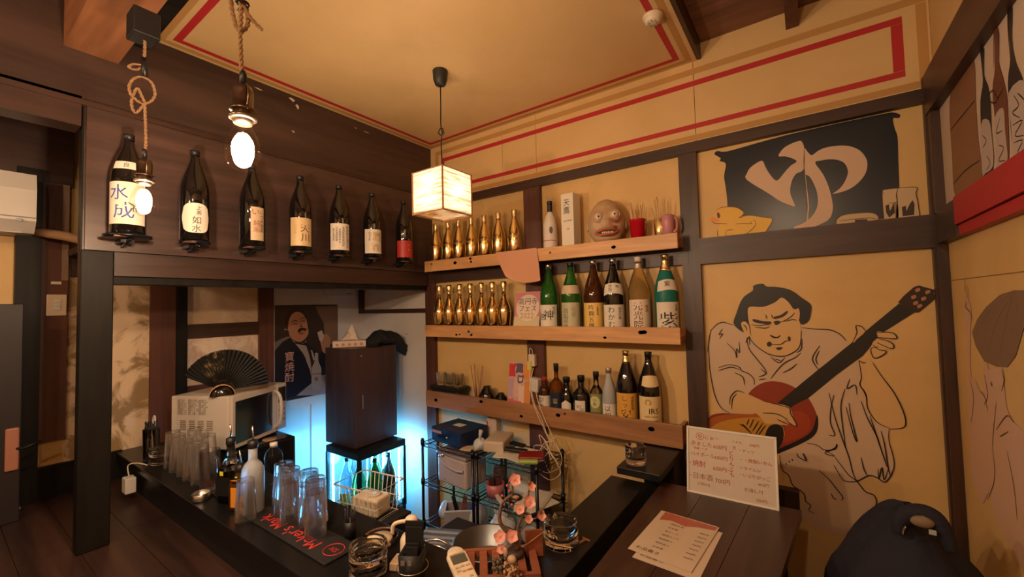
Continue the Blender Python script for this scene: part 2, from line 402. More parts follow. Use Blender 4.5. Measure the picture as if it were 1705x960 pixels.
# left wall and its framing
wl = struct('wall_left', B(W - .1, W, YB, 0, ZK, 2.40), ochre)
def lp(name, m_, y0, y1, z0, z1, d=.0, lab=None): return B(W, W + d, y0, y1, z0, z1).build(name, m_, wl, label=lab)
lp('white_panel', white_w, -.722, -.001, ZK, 1.30, .004)
lp('cream_panel', cream_w, -1.222, -.812, .27, 1.30, .004)
lp('cream_panel', patchy('rough_cream', (.50, .34, .22), (.84, .68, .52), 7, .36, .56, .9, .5), -1.222, -.812, .25, .845, .006)
lp('plaster_panel', plast, -1.712, -1.385, .0, 1.30, .005, 'flaking patched plaster')
lp('post', red_z, -.815, -.722, ZK, 1.30, .03); lp('post', blackw, -1.272, -1.222, ZK, 1.30, .05); lp('post', red_z, -1.387, -1.272, ZK, 1.30, .028)
lp('rail', dkw_y, -1.222, -.815, .850, .934, .022); lp('rail', red_z, -1.222, -.815, .27, .566, .02); lp('rail', dkw_y, -1.7, -1.387, 1.20, 1.30, .022)
lp('rail', dkw_y, -1.222, -.815, 1.188, 1.30, .022)
lp('post', red_z, -1.803, -1.712, .40, 1.66, .03); lp('post', blackw, -1.885, -1.803, ZF, 1.715, .05)
lp('wainscot', flat((.018, .013, .014), 'dark_wainscot', .5), YB, -1.885, .13, .985, .02); lp('rail', dkw_y, YB, -1.885, .985, 1.0, .026)
lp('high_board', dkw_y, YB, -1.70, 1.655, 2.40, .028)
lp('trim_board', patchy('raw_strip', (.22, .14, .10), (.34, .22, .16), 4, .4, .6), -1.735, -1.712, 1.18, 1.66, .035, 'pale raw wood strip')
lp('skirting', blackw, -1.95, -1.5, .13, .28, .03)
# right wall
wr = struct('wall_right', B(XR, XR + .1, YB, 0, ZP - .1, 2.32), ochre)
def rp(name, m_, y0, y1, z0, z1, d, lab=None): return B(XR - d, XR, y0, y1, z0, z1).build(name, m_, wr, label=lab)
rp('post', dkw_z, -.072, -.0, 1.292, 1.80, .03); rp('post', dkw_z, -.05, -.0, ZP, 1.18, .03)
rp('rail', dkw_y, YB, -.0, 1.655, 1.80, .034)
rp('rail', dkw_y, -.30, -.072, 1.182, 1.295, .032); rp('rail', redp, YB, -.30, 1.215, 1.300, .034, 'red painted rail'); rp('rail', redp, YB, -.30, 1.182, 1.212, .026, 'red painted rail')
rp('upper_panel', flat((.60, .46, .34), 'pale_panel', .6), YB, -.072, 1.30, 1.655, .004, 'pale painted panel')
rp('seam', flat((.25, .15, .07), 'seam_line'), YB, -.05, 1.048, 1.051, .001)
struct('wall_front', B(W, XR, YB - .1, YB, ZK, 2.40), cream_w)
# kitchen side face of the raised floor
struct('trim_2', B(W, 1.50, -1.50, -1.46, ZK, .11), blackw)

# ================================================================== MURALS (flat paintings on the walls)
def tr(ox, oy, s, f): return lambda P: [f(ox + x / s, oy + y / s) for x, y in P]
def painted(T, name, col, polys, f, nrm, off, sm=True, rough=.45, lab=None):
    for P in polys:
        q = f(P); q = smooth(q, 3, True) if sm else q
        o = MB().slab([Vector(p) + Vector(nrm) * off for p in q], nrm, .0003).build(name, flat(col, None, rough), T, label=lab)
    return o
def lines(T, name, col, PL, f, nrm, off, w_, lab=None):
    mb = MB()
    for P in PL: mb.stroke(smooth(f(P), 4), nrm, w_, off)
    return mb.build(name, flat(col, None, .5), T, label=lab)
NY = (0, -1, 0); NX = (1, 0, 0); NL = (-1, 0, 0)
def wy(px, py): return PY(px, py, -.0005)
# --- curtain character mural
T = thing('wall_painting', 'wall painting of a navy shop curtain bearing a big cream hiragana character', 'mural', (0, 0, 0))
f = tr(1140, 150, 3.43, wy)
painted(T, 'curtain_cloth', (.006, .012, .022), [[(170, 366), (188, 347), (240, 350), (420, 300), (600, 252), (860, 193), (1130, 136), (1190, 128), (1230, 140), (1222, 160), (1190, 162), (1200, 220), (1216, 270), (1220, 400), (1226, 560), (1222, 700), (1100, 740), (860, 778), (720, 800), (560, 818), (440, 830), (300, 830), (250, 700), (243, 630), (235, 560), (225, 490), (235, 420), (200, 405), (205, 388)]], f, NY, .0004, rough=.28)
painted(T, 'character', (.62, .44, .31), [
 [(655, 290), (600, 310), (562, 335), (535, 376), (572, 378), (610, 388), (640, 407), (605, 432), (570, 470), (527, 517), (490, 485), (462, 440), (447, 407), (425, 408), (378, 440), (356, 475), (355, 512), (480, 590), (540, 630), (600, 656), (630, 661), (606, 600), (603, 560), (616, 508), (640, 475), (680, 450), (684, 340), (672, 300)],
 [(684, 338), (700, 350), (725, 372), (760, 348), (800, 330), (870, 318), (940, 320), (1000, 345), (1036, 390), (1043, 432), (1030, 480), (990, 530), (930, 570), (845, 593), (882, 565), (910, 530), (928, 490), (932, 458), (915, 420), (880, 400), (830, 395), (780, 402), (745, 415), (790, 480), (825, 560), (845, 650), (842, 700), (825, 735), (790, 758), (720, 788), (660, 803), (640, 800), (622, 783), (660, 768), (705, 742), (742, 700), (760, 650), (757, 590), (738, 535), (712, 492), (684, 468)]], f, NY, .001, True)
lines(T, 'fold_line', (.62, .44, .31), [[(686, 470), (694, 560), (704, 660), (700, 740), (712, 796)]], f, NY, .0014, .007)
lines(T, 'fold_shadow', (.05, .03, .02), [[(684, 340), (681, 400), (684, 470), (692, 560), (700, 660), (696, 740)]], f, NY, .0016, .003)
painted(T, 'toy_duck', (.72, .42, .03), [[(158, 748), (175, 715), (178, 690), (205, 672), (250, 667), (300, 671), (330, 690), (335, 708), (320, 724), (370, 716), (440, 726), (502, 735), (495, 762), (472, 800), (440, 830), (330, 850), (205, 864), (190, 830), (190, 792), (205, 762), (180, 760)]], f, NY, .0016)
painted(T, 'duck_beak', (.75, .25, .03), [[(147, 730), (172, 726), (202, 744), (182, 756), (152, 750)]], f, NY, .0024)
painted(T, 'duck_eye', (.12, .01, .01), [[(186, 700), (198, 702), (204, 720), (196, 732), (186, 722)]], f, NY, .0024)
lines(T, 'ink_lines', (.08, .03, .01), [[(238, 800), (236, 828), (262, 843), (300, 845), (350, 822), (395, 785), (406, 757), (392, 738)], [(290, 765), (335, 762), (382, 762), (372, 750)], [(240, 800), (280, 796)], [(335, 708), (320, 724), (310, 728), (330, 726)], [(158, 748), (175, 762), (210, 762), (245, 764)], [(190, 795), (190, 830), (206, 864)], [(440, 726), (502, 735), (470, 800), (440, 830)], [(178, 690), (205, 672), (250, 666), (300, 671), (332, 692)], [(250, 652), (300, 655), (336, 668), (342, 700)]], f, NY, .0028, .003)
painted(T, 'toy_phone', (.58, .42, .24), [[(866, 745), (900, 717), (980, 704), (1060, 700), (1098, 715), (1108, 745), (1100, 775), (1000, 790), (888, 798), (870, 782)]], f, NY, .0016)
painted(T, 'jars', (.60, .44, .26), [[(1130, 578), (1140, 570), (1215, 562), (1212, 580), (1218, 760), (1150, 770), (1138, 740), (1130, 650)], [(1218, 562), (1322, 555), (1320, 585), (1330, 640), (1334, 752), (1218, 762), (1212, 640)]], f, NY, .0016)
painted(T, 'dark_patches', (.03, .015, .01), [[(972, 740), (1044, 737), (1045, 772), (972, 778)], [(1146, 660), (1165, 652), (1172, 690), (1196, 640), (1200, 700), (1168, 728), (1150, 700)], [(1240, 668), (1262, 660), (1266, 690), (1282, 655), (1300, 628), (1312, 650), (1310, 712), (1244, 720)]], f, NY, .0024, False)
lines(T, 'ink_lines', (.10, .04, .015), [[(866, 745), (900, 715), (980, 703), (1060, 700), (1100, 715), (1108, 750), (1100, 776)], [(880, 748), (960, 738), (1060, 730), (1100, 740)], [(866, 745), (872, 785), (888, 798), (1000, 792)], [(1130, 578), (1142, 568), (1216, 560), (1322, 555), (1320, 590), (1332, 650), (1334, 752), (1230, 762), (1150, 770), (1138, 740), (1128, 600), (1140, 590)], [(1206, 640), (1206, 756)], [(1216, 562), (1208, 600), (1210, 640), (1160, 645)], [(1110, 742), (1140, 744)]], f, NY, .0028, .0028)
# --- guitar player mural
T = thing('wall_painting', 'wall painting of a topknotted man in a pale robe playing a sunburst guitar', 'mural')
f = tr(1160, 440, 3.0, wy)
ROBE = (.60, .43, .29); SKIN = (.66, .42, .18)
painted(T, 'robe', ROBE, [[(60, 400), (72, 322), (130, 288), (185, 305), (240, 345), (330, 400), (440, 440), (520, 315), (600, 322), (665, 328), (715, 350), (765, 410), (805, 470), (818, 560), (850, 650), (880, 730), (950, 800), (960, 830), (955, 880), (985, 960), (984, 1010), (965, 1050), (940, 1082), (900, 1062), (860, 1050), (800, 1080), (840, 1130), (885, 1165), (878, 1240), (905, 1345), (800, 1370), (640, 1330), (540, 1280), (520, 1200), (545, 1160), (500, 1120), (460, 1060), (418, 1000), (415, 950), (440, 910), (520, 885), (600, 800), (560, 700), (430, 690), (200, 745), (130, 735), (85, 660), (72, 560), (55, 450)]], f, NY, .0004)
painted(T, 'forearm', SKIN, [[(168, 728), (170, 680), (195, 640), (240, 640), (330, 680), (410, 700), (460, 715), (480, 760), (498, 795), (488, 805), (440, 778), (465, 800), (430, 800), (380, 795), (340, 790), (300, 745), (230, 742)], [(812, 480), (860, 470), (880, 500), (925, 560), (985, 640), (1030, 730), (1045, 790), (1020, 822), (960, 815), (900, 785), (850, 720), (825, 650), (815, 560)]], f, NY, .0018)
painted(T, 'guitar_body', (.27, .035, .012), [[(62, 765), (120, 742), (200, 745), (300, 742), (250, 690), (262, 640), (310, 600), (370, 582), (440, 592), (500, 620), (560, 670), (600, 750), (603, 800), (580, 850), (520, 885), (440, 915), (400, 930), (300, 900), (62, 860)]], f, NY, .0010)
painted(T, 'guitar_top', (.55, .26, .03), [[(64, 800), (120, 765), (210, 752), (300, 752), (360, 790), (420, 800), (440, 850), (400, 900), (300, 890), (66, 850)]], f, NY, .0014)
painted(T, 'guitar_top', (.40, .11, .015), [[(64, 775), (140, 750), (300, 748), (330, 760), (200, 768), (110, 790), (66, 815)]], f, NY, .0016)
painted(T, 'guitar_top', (.36, .05, .012), [[(440, 760), (500, 730), (560, 760), (560, 830), (500, 870), (430, 890), (445, 840)]], f, NY, .0014)
painted(T, 'sound_hole', (.010, .006, .005), [[(340, 860), (360, 810), (400, 796), (430, 815), (434, 860), (415, 910), (385, 930), (345, 890)]], f, NY, .0020)
painted(T, 'guitar_edge', (.010, .006, .005), [[(600, 750), (607, 800), (590, 850), (530, 890), (400, 945), (398, 925), (500, 880), (575, 830)]], f, NY, .0020)
painted(T, 'guitar_neck', (.012, .008, .007), [[(405, 690), (600, 530), (800, 370), (870, 310), (1010, 195), (1090, 238), (920, 345), (830, 455), (700, 550), (560, 665), (490, 700), (460, 722)]], f, NY, .0022, False)
painted(T, 'guitar_head', (.030, .010, .006), [[(1005, 190), (1030, 160), (1085, 112), (1110, 105), (1200, 130), (1212, 150), (1180, 180), (1110, 240), (1085, 240)]], f, NY, .0024, False)
painted(T, 'tuning_pegs', (.42, .22, .12), [[(1080 + a, 130 + b), (1100 + a, 122 + b), (1106 + a, 134 + b), (1086 + a, 144 + b)] for a, b in ((10, -5), (60, 5), (105, 10), (-10, 30), (40, 38), (0, 60), (20, 75))], f, NY, .003)
painted(T, 'face', SKIN, [[(258, 215), (330, 210), (420, 165), (470, 200), (485, 230), (510, 215), (520, 245), (515, 290), (522, 330), (518, 400), (480, 440), (430, 458), (370, 450), (310, 410), (278, 350), (262, 360), (235, 330), (220, 290), (240, 280), (262, 300)]], f, NY, .0026)
painted(T, 'hair', (.006, .007, .008), [[(280, 130), (285, 105), (330, 96), (350, 110), (400, 112), (470, 128), (530, 170), (570, 200), (572, 235), (560, 280), (530, 300), (515, 285), (520, 245), (510, 215), (485, 222), (460, 190), (425, 165), (390, 190), (330, 212), (262, 212), (255, 250), (262, 300), (245, 285), (222, 290), (230, 325), (235, 338), (205, 320), (184, 290), (200, 240), (218, 190), (240, 158)]], f, NY, .0032)
painted(T, 'hand', SKIN, [[(900, 335), (950, 340), (985, 345), (995, 370), (965, 378), (982, 400), (975, 420), (945, 425), (940, 445), (905, 465), (880, 460), (868, 420), (885, 380), (905, 365)], [(795, 310), (815, 308), (840, 335), (800, 372), (785, 390), (778, 380), (790, 350)], [(400, 700), (450, 705), (470, 720), (480, 755), (498, 795), (488, 806), (450, 780), (410, 790), (380, 760)]], f, NY, .0032)
BL = (.012, .008, .006)
painted(T, 'brows', BL, [[(283, 272), (330, 282), (370, 285), (368, 297), (320, 295), (285, 286)], [(385, 262), (420, 252), (450, 232), (455, 240), (430, 262), (390, 272)], [(385, 285), (410, 280), (418, 292), (396, 302)], [(350, 395), (362, 384), (376, 394), (370, 408), (356, 408)], [(455, 362), (466, 360), (470, 376), (460, 384)], [(398, 415), (425, 412), (415, 424)], [(366, 350), (400, 362), (418, 350), (410, 366), (380, 366)]], f, NY, .0040)
lines(T, 'ink_lines', BL, [[(275, 300), (310, 305), (350, 300), (372, 302)], [(290, 312), (340, 318), (365, 310)], [(410, 290), (440, 280), (470, 262), (490, 240)], [(440, 285), (480, 275), (500, 280)], [(345, 250), (352, 272)], [(374, 250), (380, 270)], [(376, 400), (420, 398), (440, 385), (458, 378)], [(395, 415), (410, 425), (432, 415)],
 [(262, 362), (290, 400), (330, 430), (370, 450), (430, 458), (480, 440), (515, 405), (522, 330)], [(222, 290), (240, 278), (262, 300), (270, 350)], [(232, 300), (245, 310), (252, 330)], [(490, 225), (510, 216), (518, 245), (512, 285)],
 [(70, 330), (100, 300), (130, 288), (150, 292), (185, 303)], [(55, 440), (62, 380), (72, 325)], [(60, 400), (66, 520), (88, 640), (120, 710), (165, 740)], [(130, 320), (112, 350), (130, 345), (115, 370)], [(150, 390), (190, 430), (200, 465), (200, 420), (215, 440), (212, 385)], [(250, 365), (262, 420), (300, 470), (340, 520), (350, 545)], [(245, 390), (262, 360), (265, 400)], [(110, 515), (160, 500), (210, 510), (225, 530), (260, 545), (285, 570), (288, 600)], [(108, 530), (170, 512), (215, 525)], [(190, 540), (230, 560), (240, 600)], [(165, 700), (170, 660), (200, 630), (240, 640)], [(175, 720), (180, 670), (200, 645)],
 [(370, 570), (400, 530), (440, 490), (490, 465), (520, 440)], [(525, 370), (522, 420), (500, 440)], [(370, 460), (410, 490), (440, 465)], [(390, 470), (420, 480)], [(430, 540), (470, 520), (500, 495)], [(320, 520), (345, 545), (310, 560)], [(310, 575), (345, 570)], [(525, 315), (590, 322), (665, 326), (715, 348), (745, 380)],
 [(615, 405), (590, 440), (578, 470), (590, 500), (610, 525)], [(612, 430), (595, 470), (605, 500)], [(685, 650), (670, 720), (668, 790), (690, 850), (660, 850)], [(740, 620), (720, 700), (728, 800), (745, 920)], [(765, 570), (750, 620), (790, 600), (800, 650)], [(760, 690), (770, 760), (800, 880), (780, 840), (745, 710)], [(820, 680), (850, 760), (870, 800), (900, 860), (918, 920)], [(830, 620), (848, 660)], [(920, 830), (938, 900), (955, 1010), (965, 1050)],
 [(810, 480), (822, 560), (815, 600), (845, 650), (855, 720), (900, 785), (960, 815)], [(880, 490), (925, 560), (985, 640), (1030, 730), (1043, 790), (1025, 815), (960, 820)], [(808, 478), (830, 490), (845, 488)], [(778, 388), (800, 340), (795, 308), (820, 308), (842, 330)], [(890, 340), (950, 338), (985, 345), (995, 370), (900, 365), (890, 380)], [(905, 370), (950, 380), (982, 400), (972, 420), (900, 390)], [(880, 400), (910, 425), (945, 432), (935, 448), (900, 466), (880, 460), (870, 420), (905, 410)],
 [(330, 740), (400, 745), (460, 775)], [(440, 770), (488, 805), (498, 795), (470, 745), (462, 715), (410, 700), (330, 680)], [(400, 770), (430, 785), (465, 800)], [(212, 795), (240, 810), (290, 860)], [(225, 805), (235, 800), (280, 850)], [(250, 800), (262, 770)], [(265, 815), (285, 770)], [(280, 830), (310, 780)], [(295, 845), (330, 790)], [(305, 855), (345, 800)],
 [(685, 1000), (720, 1060), (745, 1080), (800, 1080), (858, 1052), (900, 1062), (940, 1084), (975, 1040), (985, 980), (960, 880), (960, 820)], [(660, 640), (690, 760), (720, 850), (760, 960), (780, 1040), (800, 1080)], [(820, 960), (835, 1020), (850, 1050)], [(865, 755), (890, 830), (930, 950), (950, 1010)], [(905, 1020), (910, 1065), (925, 1010), (935, 1075), (955, 1020)],
 [(550, 890), (600, 900), (640, 925), (690, 920), (700, 895), (690, 915), (640, 940), (690, 955), (640, 925)], [(500, 940), (510, 960), (550, 978), (530, 940), (545, 975)], [(445, 990), (450, 998)], [(460, 978), (466, 986)], [(475, 970), (480, 978)], [(610, 1025), (660, 1070), (700, 1120), (730, 1160), (722, 1175)], [(670, 1140), (685, 1165), (700, 1170)], [(415, 950), (425, 1020), (460, 1050), (480, 1100), (535, 1140), (545, 1180), (570, 1200), (560, 1225), (590, 1240)],
 [(690, 960), (720, 1000), (760, 1050), (800, 1080), (840, 1130), (885, 1150), (898, 1190), (875, 1230), (895, 1270), (890, 1310), (912, 1352)], [(875, 1305), (900, 1350)]], f, NY, .0046, .0042)
# --- bottle mural, right wall upper
def wx(px, py): return PX(px, py, XR - .0045)
f = tr(1500, 0, 2.4, wx)
T = thing('wall_painting', 'wall painting of three tall bottles and a brown box above the red rail', 'mural')
painted(T, 'box_front', (.26, .12, .055), [[(205, 355), (245, 300), (285, 245), (297, 270), (300, 400), (310, 560), (322, 740), (222, 798), (205, 620), (195, 440)]], f, NL, .0004)
painted(T, 'bottle_glass', (.015, .015, .02), [[(318, 200), (326, 192), (334, 200), (334, 300), (350, 345), (360, 420), (365, 560), (370, 700), (345, 735), (328, 740), (322, 520), (320, 400), (330, 320)], [(430, 30), (440, 24), (448, 40), (446, 160), (462, 250), (492, 330), (500, 470), (500, 640), (460, 655), (440, 500), (430, 330), (440, 230), (432, 120)]], f, NL, .0008)
painted(T, 'bottle_glass', (.16, .05, .03), [[(374, 125), (382, 112), (392, 122), (392, 240), (410, 310), (425, 380), (430, 460), (432, 660), (392, 690), (380, 500), (368, 360), (378, 270)]], f, NL, .0008)
painted(T, 'bottle_label', (.50, .40, .34), [[(322, 500), (355, 480), (368, 560), (372, 660), (340, 692), (328, 690)], [(378, 470), (412, 430), (420, 520), (430, 650), (394, 688), (384, 580)], [(434, 370), (500, 320), (505, 480), (500, 600), (456, 640), (444, 500)]], f, NL, .0012)
lines(T, 'ink_lines', (.02, .012, .01), [[(328, 540), (345, 560), (330, 590)], [(345, 620), (360, 650), (345, 680)], [(400, 470), (385, 530), (410, 520)], [(395, 580), (415, 590), (395, 640), (420, 640)], [(455, 380), (475, 420), (450, 450), (480, 470)], [(450, 500), (490, 480), (460, 540), (495, 540)], [(455, 570), (490, 560), (470, 610), (500, 600)], [(470, 370), (500, 400)], [(350, 380), (372, 360), (390, 390), (412, 350)], [(350, 400), (380, 410), (400, 370)], [(200, 520), (240, 470), (298, 400)], [(212, 735), (260, 680), (318, 640)], [(374, 125), (374, 270)], [(393, 125), (394, 240)], [(430, 40), (432, 120), (440, 230)]], f, NL, .0016, .004)
# --- parasol mural, right wall lower
f = tr(1520, 400, 1.714, lambda x, y: PX(x, y, XR - .0005))
T = thing('wall_painting', 'wall painting of pale robed figures under a brown parasol', 'mural')
painted(T, 'figures', (.62, .40, .28), [[(150, 150), (158, 165), (168, 205), (165, 260), (166, 380), (180, 400), (200, 440), (205, 330), (212, 320), (218, 370), (255, 362), (262, 420), (270, 480), (290, 520), (330, 590), (330, 900), (300, 910), (240, 790), (218, 720), (200, 750), (175, 700), (165, 620), (158, 450), (155, 300), (148, 200)]], f, NL, .0004)
painted(T, 'parasol', (.19, .115, .08), [[(170, 262), (185, 225), (210, 190), (250, 155), (290, 142), (340, 142), (345, 200), (317, 255), (295, 330), (270, 362), (240, 360), (205, 345), (180, 300)]], f, NL, .001, False)
lines(T, 'ink_lines', (.10, .045, .02), [[(155, 175), (152, 190), (165, 205), (172, 230)], [(205, 380), (215, 440), (205, 470)], [(225, 400), (228, 415), (222, 405)], [(255, 370), (262, 400), (255, 430)], [(240, 540), (270, 500), (290, 520)], [(250, 560), (275, 545)], [(230, 600), (235, 680), (215, 740)], [(165, 400), (175, 450), (168, 520)], [(270, 600), (290, 700), (300, 800)], [(240, 460), (232, 540), (228, 600)], [(195, 430), (208, 450), (215, 490)], [(150, 110), (150, 150)], [(157, 130), (160, 160)]], f, NL, .0016, .0035)
lines(T, 'parasol_ribs', (.30, .19, .13), [[(290, 142), (240, 230), (205, 345)], [(290, 142), (262, 250), (245, 360)], [(290, 142), (225, 190), (175, 280)], [(290, 142), (300, 240), (280, 350)]], f, NL, .0018, .0025)

# ================================================================== POSTER
PW = W + .0052
T = thing('poster', 'large dark poster of a smiling moustached man holding up a card', 'poster', (0, 0, 0))
f = tr(440, 490, 5.05, lambda x, y: PX(x, y, PW + .001))
sheet = f([(66, 88), (622, 86), (610, 822), (75, 905)])
# a true rectangle on the wall
ys = [p.y for p in sheet]; zs = [p.z for p in sheet]
y0, y1 = (ys[0] + ys[3]) / 2, (ys[1] + ys[2]) / 2; zt, zb = (zs[0] + zs[1]) / 2, (zs[2] + zs[3]) / 2
B(PW - .001, PW + .001, y0, y1, zb, zt).build('sheet', flat((.035, .022, .020), 'poster_dark', .35), T)
painted(T, 'picture_background', (.20, .12, .085), [[(430, 100), (618, 92), (618, 420), (560, 415), (505, 330), (500, 240), (455, 160)]], f, NX, .0004, False, .35)
painted(T, 'picture_haze', (.17, .145, .14), [[(66, 430), (100, 395), (200, 352), (215, 380), (130, 425), (85, 500), (68, 560)]], f, NX, .0006, True, .35)
painted(T, 'face', (.42, .20, .12), [[(198, 195), (230, 160), (280, 140), (330, 165), (352, 205), (366, 280), (370, 330), (342, 372), (300, 398), (245, 382), (215, 350), (200, 300), (168, 300), (175, 285), (192, 290), (192, 240)]], f, NX, .0010, True, .35)
painted(T, 'hair', (.025, .014, .012), [[(178, 250), (168, 200), (200, 148), (260, 112), (320, 128), (358, 178), (352, 205), (320, 160), (270, 145), (228, 172), (205, 225), (196, 292), (185, 290)]], f, NX, .0014, True, .35)
painted(T, 'shirt', (.34, .27, .25), [[(215, 365), (260, 400), (330, 408), (352, 378), (348, 420), (380, 520), (394, 620), (385, 690), (345, 530), (270, 425)]], f, NX, .0014, True, .35)
painted(T, 'suit', (.012, .013, .022), [[(66, 560), (90, 470), (150, 400), (215, 362), (270, 428), (340, 530), (385, 640), (397, 740), (270, 850), (110, 898), (70, 890)], [(430, 660), (442, 560), (480, 478), (520, 500), (566, 512), (568, 640), (500, 680)], [(325, 395), (345, 405), (420, 460), (440, 490), (400, 480), (350, 430), (215, 405), (230, 398), (330, 412)]], f, NX, .0018, False, .35)
painted(T, 'hand', (.40, .20, .13), [[(470, 390), (490, 345), (520, 330), (552, 362), (552, 430), (530, 500), (490, 480), (478, 430)]], f, NX, .0018, True, .35)
painted(T, 'card', (.50, .42, .40), [[(445, 318), (484, 300), (502, 350), (482, 400), (462, 385)]], f, NX, .0022, False, .35)
painted(T, 'table', (.30, .24, .24), [[(270, 850), (397, 745), (568, 640), (606, 640), (600, 820), (440, 845)], [(480, 680), (600, 650), (600, 700), (500, 760)]], f, NX, .0012, False, .35)
painted(T, 'bottle', (.34, .30, .31), [[(425, 490), (450, 490), (454, 560), (478, 620), (480, 750), (470, 800), (410, 800), (396, 750), (396, 620), (422, 560)], [(390, 470), (400, 462), (425, 540), (412, 560)]], f, NX, .0022, False, .35)
painted(T, 'bottle_label', (.22, .12, .11), [[(400, 665), (476, 660), (478, 668), (400, 674)], [(422, 695), (450, 695), (450, 725), (422, 725)]], f, NX, .0026, False, .35)
lines(T, 'features', (.05, .02, .015), [[(225, 235), (250, 220), (280, 222)], [(300, 210), (325, 195), (345, 200)], [(238, 250), (258, 244), (278, 252)], [(308, 228), (325, 222), (340, 228)], [(300, 240), (312, 262), (300, 270), (325, 272)], [(288, 325), (315, 330), (340, 312)]], f, NX, .0022, .006)
painted(T, 'moustache', (.03, .012, .01), [[(280, 300), (300, 282), (322, 280), (355, 288), (345, 305), (318, 300), (300, 318), (285, 318)]], f, NX, .0024, True, .35)
mb = MB()
for i, ch in enumerate('寶焼酎'):
    a = f([(168, 558 + i * 88)])[0]; hh = (PX(440, 490 + 490 / 5.05, PW).z - PX(440, 490 + 570 / 5.05, PW).z) if False else .068
    letters(mb, ch, plane_fn((PW + .0035, a.y, a.z), (0, 1, 0), (0, 0, 1)), .072, 0, 0, center=False)
mb.build('lettering', flat((.62, .34, .28), 'poster_letters', .5), T, label='pinkish kanji lettering')
# ================================================================== MATERIALS FOR OBJECTS
def airy_glass(name, tint=.985, k=.62):
    if name in MATS: return MATS[name]
    m = glass(name + '_x', (1, 1, 1)); m.name = name; t = m.node_tree; N = t.nodes.new; L = t.links.new; MATS[name] = m
    o = t.nodes['Material Output']; b = t.nodes['Principled BSDF']; mx = N('ShaderNodeMixShader'); tr = N('ShaderNodeBsdfTransparent'); tr.inputs[0].default_value = (tint, tint, tint, 1)
    lw = N('ShaderNodeLayerWeight'); lw.inputs[0].default_value = .5; pw = N('ShaderNodeMath'); pw.operation = 'POWER'; pw.inputs[1].default_value = 1.5; ma = N('ShaderNodeMath'); ma.operation = 'MULTIPLY_ADD'; ma.inputs[1].default_value = .75; ma.inputs[2].default_value = .14; ma.use_clamp = True
    L(lw.outputs['Facing'], pw.inputs[0]); L(pw.outputs[0], ma.inputs[0]); L(ma.outputs[0], mx.inputs[0]); L(tr.outputs[0], mx.inputs[1]); L(b.outputs[0], mx.inputs[2]); L(mx.outputs[0], o.inputs[0]); return m
g_clear = glass('clear_glass', (1, 1, 1)); g_tum = airy_glass('drinking_glass'); g_thin = thin('bulb_glass', (1, .96, .9), .05); g_pane = thin('pane_glass', (.93, 1, 1), .06)
g_brown = glass('brown_glass', (.10, .030, .008), .03, 1.45, .55); g_dark = mat('black_glass', (.006, .005, .005), .06, 0, .6, .6)
g_green = glass('green_glass', (.045, .28, .04), .03, 1.45, .75); g_teal = glass('frosted_teal_glass', (.02, .24, .20), .38, 1.3, .3)
g_amber = glass('amber_glass', (.55, .17, .01), .02, 1.4, .9); g_gold = glass('pale_gold_glass', (.92, .66, .28), .02, 1.35, .9)
g_frost = glass('frosted_glass', (.75, .80, .85), .45, 1.3, .55)
black = mat('black_plastic', (.010, .010, .012), .38); blackm = mat('black_metal', (.008, .008, .010), .3, .3); blacksat = mat('black_laminate', (.008, .008, .009), .30, 0, .35, 0, .3, 3)
whitep = mat('white_plastic', (.72, .70, .66), .4); creamp = mat('cream_plastic', (.70, .58, .42), .4); chrome = mat('chrome', (.75, .74, .72), .16, 1.)
steel = mat('brushed_steel', (.55, .54, .52), .28, 1., noise=.2, nscale=30); brass = mat('old_brass', (.20, .15, .11), .30, 1.)
goldm = mat('gold_chrome', (.96, .72, .34), .13, 1.); goldm2 = mat('gold_foil', (.96, .74, .38), .3, 1., bump=.5, nscale=60)
paper = mat('white_paper', (.74, .68, .58), .6); paperb = mat('beige_paper', (.62, .48, .32), .6); ink = mat('black_ink', (.012, .010, .010), .5)
redink = mat('red_ink', (.40, .03, .03), .5); bluink = mat('blue_ink', (.03, .05, .35), .4); goldink = mat('gold_ink', (.60, .36, .08), .35, .6)
shelfw = wood('pine_shelf', (.40, .185, .07), (.72, .40, .17), 'x', .45, 6, .12)
shelfd = wood('dark_pine_shelf', (.19, .085, .038), (.44, .215, .095), 'x', .45, 6, .15)
knotm = mat('knot', (.10, .028, .012), .5)
cordm = mat('hemp_cord', (.30, .17, .08), .8, noise=.4, nscale=80)

# ================================================================== SHELVES
SH = [(1.243, 1.315, .073, 1.733, 'upper pine wall shelf carrying gold bottles and a mask'),
      (.803, .881, .065, 1.728, 'middle pine wall shelf carrying gold bottles and six tall bottles'),
      (.335, .440, .066, 1.721, 'lowest thick dark pine wall shelf carrying spirits and bowls')]
for i, (z0, z1, x0, x1, lb) in enumerate(SH):
    T = thing('wall_shelf', lb, 'shelf', ((x0 + x1) / 2, -.15, z0)); L2 = (x1 - x0) / 2; h = z1 - z0
    m_ = shelfd if i == 2 else shelfw
    MB().bbox(-L2, L2, .0, .018, 0, h, .0025).build('front_board', m_, T)
    MB().bbox(-L2 + .002, L2 - .002, .0185, .121, .012, (.052 if i == 0 else .030), .001).build('bottom_board', shelfd, T)
    MB().bbox(L2 - .02, L2 - .002, .0185, .121, (.053 if i == 0 else .031), h - .006, .001).build('end_board', m_, T)
    kb = MB(); rnd = random.Random(i + 3)
    for k in range(7):
        cx, cz_, r = rnd.uniform(-L2 + .05, L2 - .05), rnd.uniform(.015, h - .015), rnd.uniform(.004, .011)
        kb.slab([(cx + r * 1.5 * cos(a), -.0006, cz_ + r * sin(a)) for a in [j * pi / 5 for j in range(10)]], (0, 1, 0), .0006)
    kb.build('knot', knotm, T, label='dark knots')
def shelfz(i): return SH[i][0] + (.0525 if i == 0 else .0305)

